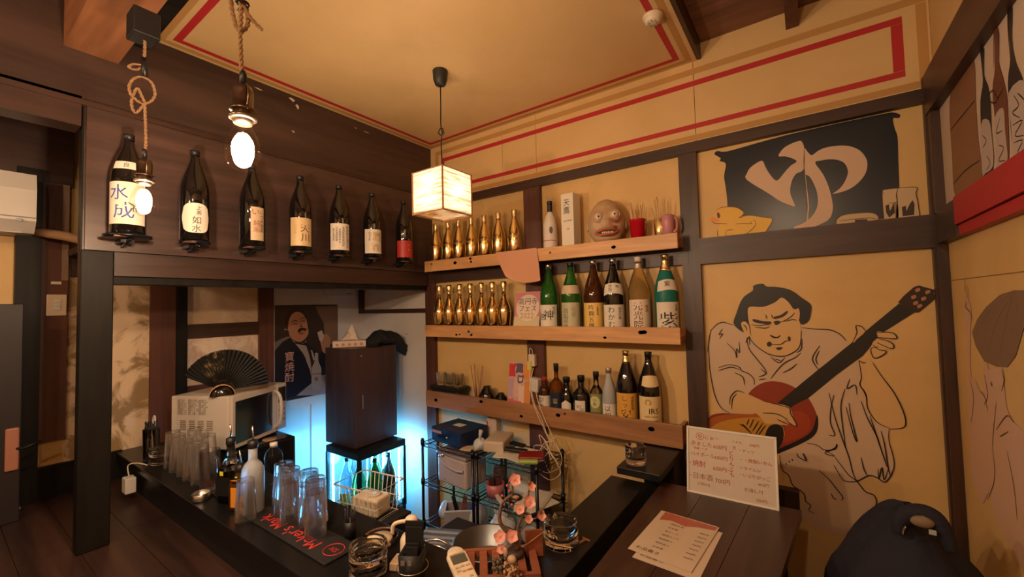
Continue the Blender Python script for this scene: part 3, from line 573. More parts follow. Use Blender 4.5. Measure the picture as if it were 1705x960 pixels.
# ================================================================== TALL BOTTLES
ISSHO = [(.0, 0), (.046, 0), (.0525, .006), (.0525, .205), (.0505, .232), (.043, .266), (.031, .302), (.0205, .332), (.0165, .350), (.0150, .372)]
def bottle(name, label, cat, loc, prof, gm, cap=None, capm=None, labels=(), group=None, rz=0., cap_prof=None, foil=None):
    T = thing(name, label, cat, loc, rz, group)
    MB().lathe(prof, 28).build('body', gm, T)
    zt, rt = prof[-1][1], prof[-1][0]
    if cap: MB().lathe(cap_prof or [(rt + .002, zt - .004), (rt + .0025, zt + cap * .9), (rt + .0015, zt + cap)], 18).build('cap', capm or chrome, T)
    if foil: MB().lathe([(rad_at(prof, z) + .0008, z) for z in [foil[0] + (foil[1] - foil[0]) * k / 5 for k in range(6)]], 20).build('neck_foil', foil[2], T)
    for L_ in labels: add_label(T, prof, **L_)
    return T
def rad_at(prof, z):
    for (r0, z0), (r1, z1) in zip(prof, prof[1:]):
        if z0 <= z <= z1 and z1 > z0: return r0 + (r1 - r0) * (z - z0) / (z1 - z0)
    return prof[-1][0]
def add_label(T, prof, z0=.03, z1=.19, a=0., ha=1.15, m=None, shape=None, text=(), r=None, name='label', lab=None):
    a = radians(a); rr = r or max(rad_at(prof, z0 + .005), rad_at(prof, z1 - .002))
    if r is None and abs(rad_at(prof, z0) - rad_at(prof, z1)) > .004:      # conical label on the shoulder
        mb = MB(); n = 14; vs = []
        for i in range(n + 1):
            t = -1 + 2 * i / n; aa = a + ha * t; lo, hi = (z0, z1) if shape is None else shape(t, z0, z1)
            for k in range(5):
                z = lo + (hi - lo) * k / 4; R_ = rad_at(prof, z) + .0011; vs.append((R_ * sin(aa), -R_ * cos(aa), z))
        mb.add(vs, [(5 * i + k, 5 * i + 5 + k, 5 * i + 6 + k, 5 * i + 1 + k) for i in range(n) for k in range(4)], True)
        fn = lambda u, v: (lambda zz: Vector(((rad_at(prof, zz) + .0022) * sin(a + u / rr), -(rad_at(prof, zz) + .0022) * cos(a + u / rr), zz)))(v)
    else:
        mb = label_patch(rr, z0, z1, a, ha, 14, shape); fn = lambda u, v: Vector(((rr + .0016) * sin(a + u / rr), -(rr + .0016) * cos(a + u / rr), v))
    P = mb.build(name, m or paper, T, label=lab)
    for tx in text:
        s, size, u, v = tx[:4]; vert = tx[4] if len(tx) > 4 else True; im = tx[5] if len(tx) > 5 else ink
        letters(MB(), s, fn, size, u, v, vert, True).build('lettering', im, P) if not isinstance(s, list) else None
    return P
def scribble(rnd, u0, u1, v0, v1, n): pass
g7 = 'tall bottles on the plywood wall brackets'
LB = [(-1.683, g_dark), (-1.470, g_dark), (-1.245, g_dark), (-1.016, g_dark), (-.797, g_dark), (-.580, g_dark), (-.337, g_dark)]
LBL = ['dark sake bottle with big blue brush characters, nearest the black post',
       'dark sake bottle with a rounded white label, second from the black post',
       'dark sake bottle with a narrow cream label turned aside, third from the black post',
       'dark sake bottle with a golden label and two black characters, fourth bracket',
       'dark sake bottle with a cream label full of small vertical writing',
       'dark sake bottle with gold brush strokes on a cream label',
       'dark sake bottle with a plain red label, nearest the wall corner']
def circ(t, z0, z1):
    c, h = (z0 + z1) / 2, (z1 - z0) / 2; q = math.sqrt(max(0, 1 - t * t * .98)); return c - h * q, c + h * q
def squirc(t, z0, z1):
    c, h = (z0 + z1) / 2, (z1 - z0) / 2; q = max(0, 1 - abs(t) ** 3) ** .33; return c - h * max(.12, q), c + h * max(.12, q)
def swall(t, z0, z1):
    q = .02 * (1 if abs(t) < .9 else 0); return z0, z1
VIEW = [radians(a) for a in (62, 62, 62, 62, 62, 62, 62)]
lsp = [
 [dict(z0=.035, z1=.195, a=70, ha=1.25, text=[('水', .062, -.022, .185, True, bluink), ('成', .066, -.006, .120, True, bluink), ('福', .034, .030, .115)]),
  dict(z0=.245, z1=.275, a=66, ha=.85, name='neck_label', text=[('良', .02, .004, .270)])],
 [dict(z0=.03, z1=.155, a=78, ha=1.0, shape=squirc, text=[('上善', .020, .010, .145), ('如水', .034, .002, .10)])],
 [dict(z0=.025, z1=.18, a=95, ha=.58, m=paperb, text=[('い', .036, -.010, .175, True, redink), ('純米', .030, -.006, .12, True, redink), ('いづみ酒造', .020, .017, .165)])],
 [dict(z0=.022, z1=.165, a=72, ha=1.12, m=mat('gold_cream_label', (.66, .48, .26), .4), text=[('天川', .046, .014, .135), ('純米吟醸', .012, -.03, .13, True, goldink)])],
 [dict(z0=.022, z1=.168, a=68, ha=1.15, text=[('特別純米酒仕込', .017, .036, .155), ('清酒製造所原材料', .0135, .012, .15), ('米麹精米歩合', .0135, -.006, .14), ('日本酒度酸度', .0135, -.022, .15), ('蔵元直送品', .0135, -.038, .14)])],
 [dict(z0=.022, z1=.165, a=66, ha=1.1, text=[('鷹', .060, .018, .155, True, goldink), ('酒', .050, .004, .085, True, goldink), ('純米大吟', .014, -.026, .15)])],
 [dict(z0=.018, z1=.125, a=64, ha=1.2, m=mat('red_label', (.45, .03, .03), .45), text=[('赤', .022, .016, .105, True, goldink), ('●', .016, .016, .075, True, goldink)])]]
for i, (y, gm) in enumerate(LB):
    zb = 1.305
    bottle('sake_bottle', LBL[i], 'bottle', (.088, y, zb), ISSHO, gm, .018, black, lsp[i], g7)
    T = thing('bottle_bracket', ['small black round wall bracket under the bottle with blue brush characters', 'small black wall bracket under the rounded white label bottle', 'small black wall bracket under the bottle with the narrow cream label', 'small black wall bracket under the gold and cream label bottle', 'small black wall bracket under the bottle with small vertical writing', 'small black wall bracket under the bottle with gold brush strokes', 'small black wall bracket under the red label bottle'][i], 'bracket', (.088, y, 1.282), 0, 'black bottle brackets on the plywood')
    R_ = .072 if i == 0 else .056
    MB().lathe([(R_ * .9, .010), (R_, .013), (R_, .0215), (R_ * .95, .0225)], 24).build('plate', blackm, T)
    MB().box(-.083, .0, -.02, .02, -.004, .0095).tube([(-.07, 0, -.012), (-.02, 0, -.006), (.03, 0, .006)], .006, 8).build('arm', blackm, T)
    MB().box(.03, .058, -.05, -.012, .0095, .0125).build('price_strip', mat('copper_strip', (.45, .16, .07), .3, .7), T)
    MB().ball((.02, -.004, .003), .0025, 6, 4).ball((.026, .008, .003), .0025, 6, 4).build('screw', chrome, T)

# gold bottles
GT = [(0, 0), (.036, 0), (.041, .008), (.043, .12), (.040, .155), (.030, .195), (.0185, .235), (.0150, .255), (.0140, .262), (.0150, .265), (.0165, .292), (.0165, .300), (.013, .303)]
GM_ = [(0, 0), (.026, 0), (.029, .006), (.036, .060), (.0430, .118), (.0415, .145), (.032, .180), (.020, .212), (.0145, .238), (.0135, .262), (.0145, .268), (.0185, .280), (.0185, .308), (.012, .316)]
ordn = ['first', 'second', 'third', 'fourth', 'fifth', 'sixth', 'seventh']
for row, (prof, xs, si, gname) in enumerate(((GT, (.119, .238, .334, .445, .553, .665, .784), 0, 'gold bottles on the upper shelf'), (GM_, (.145, .236, .332, .425, .518, .606, .694), 1, 'gold bottles on the middle shelf'))):
    for i, x in enumerate(xs):
        T = thing('gold_bottle', '%s gold bottle from the plywood wall on the %s shelf, %s shape' % (ordn[i], ('upper', 'middle')[row], ('tapered', 'round bellied')[row]), 'bottle', (x, -.083, shelfz(si)), random.uniform(0, 6), gname)
        prof = [(r, z_ * (1. if row else .93)) for r, z_ in (GM_ if row else GT)]; MB().lathe(prof[:-5], 26).build('body', goldm, T)
        MB().lathe([(r + .0006, z) for r, z in prof[-6:]], 20).build('neck_foil', goldm2, T)
        zl = .13 if row else .118
        MB().lathe([(rad_at(prof, z) + .0007, z) for z in (zl, zl + .004)], 26).build('band', goldm2, T)

# six tall bottles of the middle shelf
z = shelfz(1); ISX = ISSHO
specs = [
 (1.012, 'green sake bottle with black brush writing next to the pink flyer', g_green, chrome, None,
  [dict(z0=.02, z1=.165, a=10, ha=1.2, text=[('神', .062, .010, .14), ('泡', .040, -.028, .12), ('純米酒', .014, .042, .155)])]),
 (1.150, 'lighter green sake bottle with a grey and cream label and a beige neck wrap', g_green, black, None,
  [dict(z0=.035, z1=.175, a=14, ha=1.2, m=mat('grey_green_label', (.50, .48, .32), .5), text=[('百寿', .034, -.020, .150, True, flat((.12, .13, .10))), ('特選', .026, .022, .15, True, flat((.35, .32, .2))), ('吟醸', .026, -.020, .085, True, flat((.12, .13, .10)))]),
   dict(z0=.222, z1=.268, a=14, ha=1.3, m=paperb, name='neck_label')]),
 (1.284, 'dark brown bottle with a yellow label of four black characters', g_brown, chrome, None,
  [dict(z0=.0, z1=.170, a=18, ha=1.3, m=mat('yellow_label', (.78, .52, .14), .5), text=[('吟麹五穣', .030, -.010, .160), ('長期貯蔵', .011, .022, .15)])]),
 (1.393, 'black bottle with a white label of flowing hiragana and a white shoulder band', g_dark, chrome, None,
  [dict(z0=.0, z1=.158, a=22, ha=1.25, text=[('わかむすめ', .036, -.014, .150), ('純米吟醸', .015, .028, .145)]),
   dict(z0=.215, z1=.268, a=22, ha=1.1, name='neck_label', shape=lambda t, a_, b_: (a_ - .012 * t * t, b_ - .008 * t * t), text=[('特別', .018, -.018, .262), ('吟', .018, .02, .258)])]),
 (1.525, 'clear bottle of golden liquor with a pale label of three brush characters', g_gold, paper, (.335, .36, mat('silver_foil', (.7, .6, .5), .35, .6)),
  [dict(z0=.0, z1=.180, a=28, ha=1.25, m=mat('pale_pink_label', (.74, .60, .48), .5), text=[('元光院', .044, -.016, .170), ('梅酒', .018, .026, .155, True, redink)])]),
 (1.655, 'teal frosted bottle with a gold cap and a violet stained white label', g_teal, goldm, (.312, .372, goldm2),
  [dict(z0=.0, z1=.165, a=32, ha=1.25, text=[('紫', .095, -.006, .120), ('全量', .016, .032, .155)]),
   dict(z0=.222, z1=.272, a=32, ha=1.1, name='neck_label', shape=lambda t, a_, b_: (a_ - .010 * t * t, b_ - .010 * t * t), text=[('紫', .030, -.008, .266)])])]
for x, lb, gm, cm, foil, lbs in specs:
    bottle('sake_bottle', lb, 'bottle', (x, -.083, z), ISX, gm, .020, cm, lbs, 'six tall bottles on the middle shelf', 0, None, foil)
# liquor inside the clear one
# lowest shelf
z = shelfz(2)
bottle('shochu_bottle', 'tall dark bottle with gold cap and orange label on the lowest shelf', 'bottle', (1.446, -.083, z), ISX, g_dark, .02, goldm,
       [dict(z0=.0, z1=.19, a=20, ha=1.25, m=mat('orange_label', (.70, .36, .06), .45), text=[('しっ', .030, -.012, .180), ('安納', .052, -.008, .115), ('芋焼酎原酒', .013, .024, .175)])], 'two tall bottles on the lowest shelf', 0, None, (.335, .372, goldm2))
bottle('shochu_bottle', 'tall black bottle with cream label and red strip ending the lowest shelf', 'bottle', (1.558, -.083, z), ISX, g_dark, .02, black,
       [dict(z0=.0, z1=.185, a=26, ha=1.25, m=mat('cream_label', (.74, .58, .30), .5), text=[('IRS', .036, .008, .105, False), ('AGED WHISKY', .0095, .0, .088, False), ('■', .026, .030, .040, False), ('◎', .036, -.016, .145, False, goldink)]),
        dict(z0=.0, z1=.001, a=26, ha=.1), dict(z0=.235, z1=.278, a=26, ha=.9, m=mat('cream_label', (.74, .58, .30), .5), name='neck_label', shape=lambda t, a_, b_: (a_ - .006 * (1 - t * t), b_ + .006 * (1 - t * t))),
        dict(z0=.058, z1=.074, a=18, ha=.7, m=redp, r=.0545, name='red_strip', text=[('WHISKY', .011, 0, .062, False, paper)])], 'two tall bottles on the lowest shelf')
def P_(h, r, sh, nr, nz=None): return [(0, 0), (r * .93, 0), (r, .005), (r, sh), (r * .85, sh + .016), (nr * 1.4, sh + .034), (nr, sh + .045), (nr, h - .02)]
bottle('spirit_bottle', 'small bottle with a red cap and a white label scattered with black characters', 'bottle', (.965, -.083, z), P_(.225, .034, .150, .012), g_brown, .02, redp, [dict(z0=.005, z1=.125, a=10, ha=1.3, text=[('夢あり', .032, -.008, .118), ('米', .03, .02, .07)])])
bottle('whisky_bottle', 'square shouldered amber whisky bottle with a dark blue label', 'bottle', (1.043, -.083, z), P_(.290, .040, .185, .012), g_amber, .035, black, [dict(z0=.0, z1=.150, a=15, ha=1.4, m=flat((.015, .03, .06), 'navy_label', .3), text=[('響', .03, 0, .12, True, goldink)])])
bottle('spirit_bottle', 'small black bottle with a blank white six sided label', 'bottle', (1.110, -.09, z), P_(.235, .034, .130, .017), g_dark, .022, black, [dict(z0=.0, z1=.118, a=15, ha=.85, shape=lambda t, a_, b_: (a_ + .03 * abs(t), b_ - .02 * abs(t)))])
bottle('gin_bottle', 'broad black apothecary style bottle with a narrow white scalloped label', 'bottle', (1.194, -.083, z), [(0, 0), (.044, 0), (.046, .006), (.046, .145), (.043, .158), (.028, .178), (.0175, .186), (.0175, .225)], g_dark, .026, black,
       [dict(z0=.02, z1=.125, a=12, ha=.62, text=[('KI', .026, -.006, .085, False), ('ジン', .015, .0, .055), ('NO', .014, .012, .075, False)])])
bottle('gin_bottle', 'clear bottle with an olive green label and round white badge', 'bottle', (1.281, -.083, z), P_(.275, .034, .165, .0135), g_clear, .022, black,
       [dict(z0=.0, z1=.165, a=15, ha=1.3, m=flat((.25, .27, .10), 'olive_label', .5), text=[('MIZU', .018, .0, .062, False), ('SHOCHU', .014, .0, .042, False)]), dict(z0=.095, z1=.155, a=8, ha=.75, shape=circ, r=.0372, m=flat((.62, .60, .30), 'lime_badge', .5), name='badge', text=[('山糸', .022, 0, .150)])])
bottle('spirit_bottle', 'frosted white tapering bottle with a white brush lettered label', 'bottle', (1.355, -.09, z), [(0, 0), (.034, 0), (.036, .006), (.036, .135), (.034, .19), (.020, .235), (.0135, .262), (.0135, .280)], g_frost, .022, mat('silver_cap', (.7, .6, .5), .3, .8),
       [dict(z0=.0, z1=.125, a=18, ha=1.3, text=[('以知里', .034, -.008, .120)])])
# glasses on the black tray
T = thing('serving_tray', 'low black tray stack at the corner end of the lowest shelf', 'tray', (.225, -.085, z))
MB().bbox(-.125, .125, -.05, .05, 0, .085, .006).build('body', black, T); MB().bbox(-.135, .135, -.055, .055, .0855, .113, .006).build('lid', black, T)
def tumbler(name, label, cat, loc, h=.10, rt=.035, rb=.028, inv=False, group=None, t=.0022, base=.010, n=24, sq=0., gm=None):
    T = thing(name, label, cat, loc, random.uniform(0, 1), group)
    pr = [(0, 0), (rb, 0), (rb + .0015, .002), (rt, h - .001), (rt - t * .5, h), (rt - t, h - .001), (rb - t, base), (0, base)]
    if inv: pr = [(r, h - z_) for r, z_ in pr]
    MB().lathe(pr, n, sq=sq).build('bowl', gm or g_tum, T); return T
for i, x in enumerate((.150, .230, .310)):
    o = tumbler('shot_glass', '%s cut shot glass on the black tray stack' % ('glittering', 'middle', 'third')[i] + (' at the corner end', ' between two others', ' beside the chopsticks')[i], 'glass', (x, -.085, z + .1135), .08, .034, .028, False, 'shot glasses on the tray', n=8)
T = thing('chopstick_holder', 'thin holder with spread chopsticks between the tray and the black bowls', 'chopsticks', (.462, -.09, z))
for i, (dx, m_) in enumerate(((-.040, .008), (-.020, .010), (.0, -.004), (.036, .004), (.046, .0))): MB().tube([(dx * .1, m_, .002), (dx * 1.4, m_ * 2, .255 + .01 * (i % 2))], .0035 if i != 1 else .006, 6, r2=.0028).build('chopstick', mat('chopstick_wood', (.36, .17, .09), .5), T)
MB().lathe([(.014, 0), (.018, .06), (.0165, .06), (.0125, .002)], 12).build('cup', g_clear, T)
for i, (x, r, h) in enumerate(((.548, .056, .135), (.655, .048, .103))):
    T = thing('lacquer_bowl', ['taller overturned black lacquer bowl on the lowest shelf', 'lower overturned black lacquer bowl beside the magazine'][i], 'bowl', (x, -.085, z))
    MB().lathe([(r, 0), (r * 1.02, .01), (r * .92, h * .6), (r * .6, h * .88), (r * .45, h * .9), (r * .45, h), (r * .36, h), (r * .36, h * .93), (0, h * .93)], 24).build('bowl', mat('lacquer', (.006, .006, .007), .15, 0, .6, .5), T)
# magazine
def flatcard(name, label, cat, c, w_, h_, th, rx, rz, m, group=None):
    T = thing(name, label, cat, c, rz, group); Mr = Matrix.Rotation(rx, 3, 'X')
    MB().box(-w_ / 2, w_ / 2, 0, th, 0, h_).xf(Mr.to_4x4()).build('sheet', m, T)
    fn = lambda off: (lambda a, b: Mr @ Vector((a, -off, b))); return T, fn
T, fn = flatcard('magazine', 'colourful comic magazine propped on the lowest shelf', 'magazine', (.795, -.155 + .045, z + .008), .150, .290, .012, radians(-10), radians(6), flat((.55, .34, .32), 'magazine_cover', .35))
rr = random.Random(5); cc = [(.55, .03, .05), (.62, .40, .36), (.66, .25, .05), (.45, .30, .40), (.10, .08, .14), (.60, .12, .20), (.70, .50, .40)]
blobs = [tuple((v * 1.11, v * 1.27)[i % 2] if i < 4 else v for i, v in enumerate(b_)) for b_ in [(-.067, .16, -.028, .222, 0), (-.025, .18, .02, .222, 4), (.02, .15, .066, .222, 2), (-.03, .07, .012, .15, 1), (-.010, .135, .022, .168, 4), (-.067, .01, -.03, .06, 5), (.0, .03, .03, .12, 6), (.03, .02, .066, .14, 2), (-.067, .07, -.04, .15, 3), (-.03, .0, .02, .05, 5), (.02, .0, .066, .02, 4), (-.006, .14, .012, .16, 6)]]
for k, (a, b, c, d, q) in enumerate(blobs):
    pts = smooth([fn(.0006 + k * .0001)(a + (c - a) * u + rr.uniform(-.004, .004), b + (d - b) * v + rr.uniform(-.004, .004)) for u, v in ((0, 0), (.5, 0), (1, 0), (1, .5), (1, 1), (.5, 1), (0, 1), (0, .5))], 2, True)
    MB().slab(pts, fn(1)(0, 0) - fn(0)(0, 0), .0003).build('cover_print', flat(cc[q]), T)
# power adapter with cords
T = thing('power_adapter', 'pale plug and adapter on the post above the lowest shelf', 'adapter', (.870, -.032, .61))
MB().bbox(-.026, .018, -.03, .0, .03, .10, .004).build('adapter', creamp, T); MB().bbox(-.03, .0, -.036, -.031, .01, .06, .002).build('plug', mat('yellow_plug', (.66, .60, .12), .5), T)
MB().tube(smooth([(0, -.02, .10), (.004, -.03, .125), (-.012, -.03, .135), (-.02, -.02, .12), (-.022, -.018, .05)], 4), .0025, 6).build('cord', creamp, T)
T = thing('glass_jar', 'pale folded paper in a jar between the magazine and the red capped bottle', 'jar', (.915, -.10, z)); T.scale = (1, 1, 1.4); MB().bbox(-.025, .025, -.02, .02, 0, .10, .003).build('jar', mat('amber_jar', (.14, .05, .03), .3), T); MB().bbox(-.028, .028, -.022, .022, .101, .155, .004, rot=Matrix.Rotation(.1, 3, 'Y')).build('paper', whitep, T)
T = thing('charging_cord', 'long white cords hanging over the lowest shelf in a tangled loop', 'cord', (.86, -.165, .44))
R3 = random.Random(11)
def cl_(px, py, y=-.18): return PY(px, py, y) - Vector((.86, -.165, .44))
for pts in ([(884, 600), (882, 620), (885, 660), (895, 690), (905, 712), (915, 735)], [(888, 612), (884, 640), (890, 672), (902, 698), (910, 720), (920, 738)], [(890, 640), (896, 668), (908, 700), (918, 722), (925, 745)]):
    P = [cl_(*p, -.175 if p[1] > 640 else -.165) for p in pts]; MB().tube(smooth(P, 5), .0022, 6).build('cord', creamp, T)
mb = MB()
for k in range(5):
    cx, cy, rx, ry = 915 + R3.uniform(-8, 8), 758 + R3.uniform(-10, 12), R3.uniform(9, 22), R3.uniform(20, 34); ph = R3.uniform(0, 6)
    mb.tube(smooth([cl_(cx + rx * cos(a + ph) * (1 + .2 * sin(3 * a)), cy + ry * sin(a), -.19 - .02 * cos(2 * a + k)) for a in [j * pi / 5 for j in range(10)]], 3, True), .0022, 6, closed=True)
mb.build('cord_loop', creamp, T)

# upper shelf items
z = shelfz(0)
T = bottle('wrapped_bottle', 'bottle wrapped in white printed paper beside the tall white box', 'bottle', (1.032, -.083, z), [(0, 0), (.038, 0), (.041, .004), (.039, .15), (.028, .20), (.014, .225), (.013, .270)], mat('wrap_paper', (.70, .62, .56), .6), .02, black,
       [dict(z0=.06, z1=.065, a=10, ha=1.2, m=flat((.45, .12, .1)), r=.0412, name='printed_line', text=[]), dict(z0=.10, z1=.14, a=35, ha=.25, m=flat((.12, .10, .12)), shape=circ, name='printed_mark'), dict(z0=.228, z1=.265, a=15, ha=1.4, m=ink, r=.0145, name='neck_label')])
mb = MB()
for k in range(7): a = k * .9; mb.tube([(.004 * cos(a), .004 * sin(a), .286), (.022 * cos(a), .022 * sin(a), .310 + .004 * k)], .0012, 5)
mb.build('wire_twist', mat('film_twist', (.7, .6, .45), .2, .4), T)
T = thing('gift_box', 'tall narrow white bottle box with two brush characters', 'box', (1.165, -.085, z), radians(-4))
MB().bbox(-.038, .038, -.038, .038, 0, .305, .001).build('carton', paper, T)
mb = MB(); f2 = plane_fn((0, -.0388, .012), (1, 0, 0), (0, 0, 1)); letters(mb, '天鷹', f2, .042, -.004, .265, True); mb.build('lettering', ink, T); letters(MB(), '純米大吟醸', f2, .010, -.0, .14, False).build('lettering', ink, T); letters(MB(), '天鷹', f2, .010, .002, .095, False).build('lettering', ink, T)
# mask
T = thing('grotesque_mask', 'pale grotesque rubber mask with bulging eyes and crooked open mouth', 'mask', (1.375, -.10, z), radians(22)); T.scale = (1.2, 1.0, 1.2)
skin_m = mat('mask_rubber', (.46, .30, .17), .5, bump=.4, nscale=35, noise=.2); mb = MB(); nu, nv = 36, 28; vs = []
def bumpf(x, zz, cx, cz2, sx, sz, h): return h * math.exp(-((x - cx) / sx) ** 2 - ((zz - cz2) / sz) ** 2)
for j in range(nv + 1):
    for i in range(nu):
        a = 2 * pi * i / nu; ph = pi * j / nv; rx = .078 * sin(ph) * (1 + .1 * cos(ph)); x = rx * sin(a); y = -.062 * sin(ph) * cos(a); zz = .10 - .100 * cos(ph)
        if cos(a) > 0:
            y -= bumpf(x, zz, 0, .088, .014, .016, .022) + bumpf(x, zz, -.034, .118, .026, .018, .010) + bumpf(x, zz, .034, .124, .026, .018, .010) + bumpf(x, zz, 0, .026, .03, .018, .012) + bumpf(x, zz, -.05, .07, .02, .02, .010) + bumpf(x, zz, .052, .062, .02, .026, .014) + bumpf(x, zz, 0, .060, .045, .008, .008)
            y += bumpf(x, zz, .0, .046, .040, .010, .018) + bumpf(x, zz, .0, .150, .05, .012, .004)
        vs.append((x, y, zz))
mb.add(vs, [(j * nu + i, j * nu + (i + 1) % nu, (j + 1) * nu + (i + 1) % nu, (j + 1) * nu + i) for j in range(nv) for i in range(nu)], True).build('face', skin_m, T)
for s_, zc in ((-.032, .116), (.034, .122)):
    e = MB().ball((s_, -.062, zc), .0175, 14, 10).build('eye', mat('mask_eye', (.66, .50, .38), .3), T); MB().lathe([(0, 0), (.004, 0), (.004, .001)], 8).xf(Matrix.Translation((s_, -.0800, zc)) @ Matrix.Rotation(pi / 2, 4, 'X')).build('pupil', ink, e)
    MB().tube([(s_ + .021 * cos(a), -.060, zc + .020 * sin(a)) for a in [k * 2 * pi / 14 for k in range(14)]], .0045, 6, closed=True).build('eye_rim', skin_m, T)
MB().tube(smooth([(-.045, -.052, .050), (-.015, -.067, .062), (.02, -.066, .064), (.048, -.052, .060), (.03, -.066, .045), (0, -.070, .040), (-.03, -.064, .040)], 4, True), .0055, 8, closed=True).build('lips', mat('mask_red', (.42, .10, .05), .5), T)
MB().slab([(-.038, -.0655, .050), (0, -.0655, .060), (.038, -.0655, .058), (.03, -.0655, .046), (0, -.0655, .042), (-.03, -.0655, .044)], (0, -1, 0), .003).build('mouth', ink, T)
mb = MB()
for k in range(6): mb.bbox(-.02 + k * .008, -.0135 + k * .008, -.072, -.067, .044, .0515 + .001 * (k % 2), .001)
mb.build('teeth', mat('tooth', (.66, .50, .34), .4), T)
for s_ in (-1, 1): MB().ball((s_ * .079, .002, .085), .016, 10, 8, .5, .8, 1.3).build('ear', skin_m, T)
mb = MB().tube(smooth([(.012, -.078, .105), (.03, -.082, .09), (.048, -.066, .10), (.055, -.055, .14)], 4), .004, 6).tube([(.02, -.078, .075), (.04, -.070, .068)], .004, 6); mb.build('red_scar', mat('mask_red', (.42, .10, .05), .5), T)
T = thing('skewer_cup', 'glossy red plastic cup holding wooden picks', 'cup', (1.531, -.085, z), 0); T.scale = (1.15, 1.15, 1.65)
MB().lathe([(0, 0), (.027, 0), (.033, .065), (.0355, .066), (.0355, .070), (.031, .070), (.025, .003), (0, .003)], 24).build('cup', mat('red_plastic', (.50, .008, .02), .2), T)
for a, b, L_, r in ((-.03, .0, .125, .0045), (-.038, .01, .115, .003), (.012, .012, .115, .002), (.024, .0, .11, .0025), (.02, -.01, .10, .002)): MB().tube([(a * .3, b * .3, .006), (a, b, L_)], r, 6).build('pick', mat('pale_wood', (.66, .44, .20), .5), T)
T = thing('straw_cup', 'gold and pink cup of picks at the end of the upper shelf', 'cup', (1.640, -.085, z), 0); T.scale = (1.0, 1.0, 1.6)
MB().lathe([(0, 0), (.024, 0), (.030, .065), (.028, .065), (.022, .003), (0, .003)], 20).build('cup', goldm2, T)
MB().lathe([(.0, 0), (.026, .004), (.030, .05), (.032, .07), (.02, .074), (0, .074)], 14, (.038, -.004, 0)).build('pink_holder', mat('dusty_pink', (.52, .22, .26), .4), T)
MB().tube(smooth([(.062, -.004, .02), (.078, -.004, .03), (.078, -.004, .055), (.066, -.004, .065)], 4), .005, 8).build('handle', mat('dusty_pink', (.52, .22, .26), .4), T)
for a, b, L_, r in ((-.022, .0, .125, .003), (-.012, .004, .135, .003), (-.034, .0, .10, .002), (.004, .0, .10, .002), (.040, 0, .115, .0025)): MB().tube([(a * .3 + (.02 if a > .03 else 0), b, .006), (a, b, L_)], r, 6).build('pick', mat('pale_wood', (.66, .44, .20), .5), T)
# hanging paper over the shelf edge
T = thing('hanging_paper', 'blank reddish beige sheet of paper drooping over the upper shelf front', 'paper', (.83, -.1535, 1.225)); mb = MB(); nu, nv = 16, 12; vs = []
for j in range(nv + 1):
    for i in range(nu + 1):
        u, v = i / nu, j / nv; x = -.138 + .288 * u + .055 * v * (1 - u) + .032 * v * u; zz = .094 - .150 * v - .022 * v * sin(pi * u) - .036 * v * u
        x += .03 * v * v * (u < .5) * (1 - 2 * u); y = -.0015 - .020 * (v * v) * (1 - .6 * sin(pi * u)) - .004 * sin(pi * u * 2) * v; vs.append((x, y, zz))
mb.add(vs, [(j * (nu + 1) + i, j * (nu + 1) + i + 1, (j + 1) * (nu + 1) + i + 1, (j + 1) * (nu + 1) + i) for j in range(nv) for i in range(nu)], True)
tag(mb.build('hanging_paper', mat('pinkish_paper', (.60, .30, .18), .7)), T['label'], 'paper').location = T.location
bpy.data.objects.remove(T)
# flyer
T, fn = flatcard('flyer', 'pink and white festival flyer standing beside the green bottle', 'flyer', (.872, -.125, shelfz(1) + .007), .165, .245, .001, radians(-14), radians(8), flat((.60, .50, .30), 'flyer_paper', .5))
def fslab(pts, c, off, nm, sm=True): MB().slab(smooth([fn(off)(a, b) for a, b in pts], 3, True) if sm else [fn(off)(a, b) for a, b in pts], fn(1)(0, 0) - fn(0)(0, 0), .0003).build(nm, flat(c), T)
_fn = fn; fn = lambda off: (lambda a, b: _fn(off)(a * 1.23, b * 1.29))
fslab([(-.0665, .075), (.0665, .075), (.0665, .188), (-.0665, .188)], (.60, .22, .26), .0006, 'pink_field', False)
fslab([(.06 * cos(a) + .002, .115 + .062 * sin(a)) for a in [k * pi / 6 for k in range(12)]], (.72, .58, .48), .001, 'round_field')
fslab([(-.0665, .002), (.0665, .002), (.0665, .030), (-.0665, .030)], (.68, .60, .44), .001, 'foot_field', False)
mb = MB(); letters(mb, '高円寺', fn(.0016), .034, .0, .132, False); letters(mb, 'フェス', fn(.0016), .032, .0, .100, False); mb.build('lettering', ink, T)
mb = MB(); letters(mb, '2022', fn(.0016), .036, .0, .066, False); mb.build('lettering', flat((.35, .28, .06)), T)
mb = MB(); letters(mb, 'KOENJI FES', fn(.0016), .014, .0, .012, False); mb.build('lettering', ink, T)

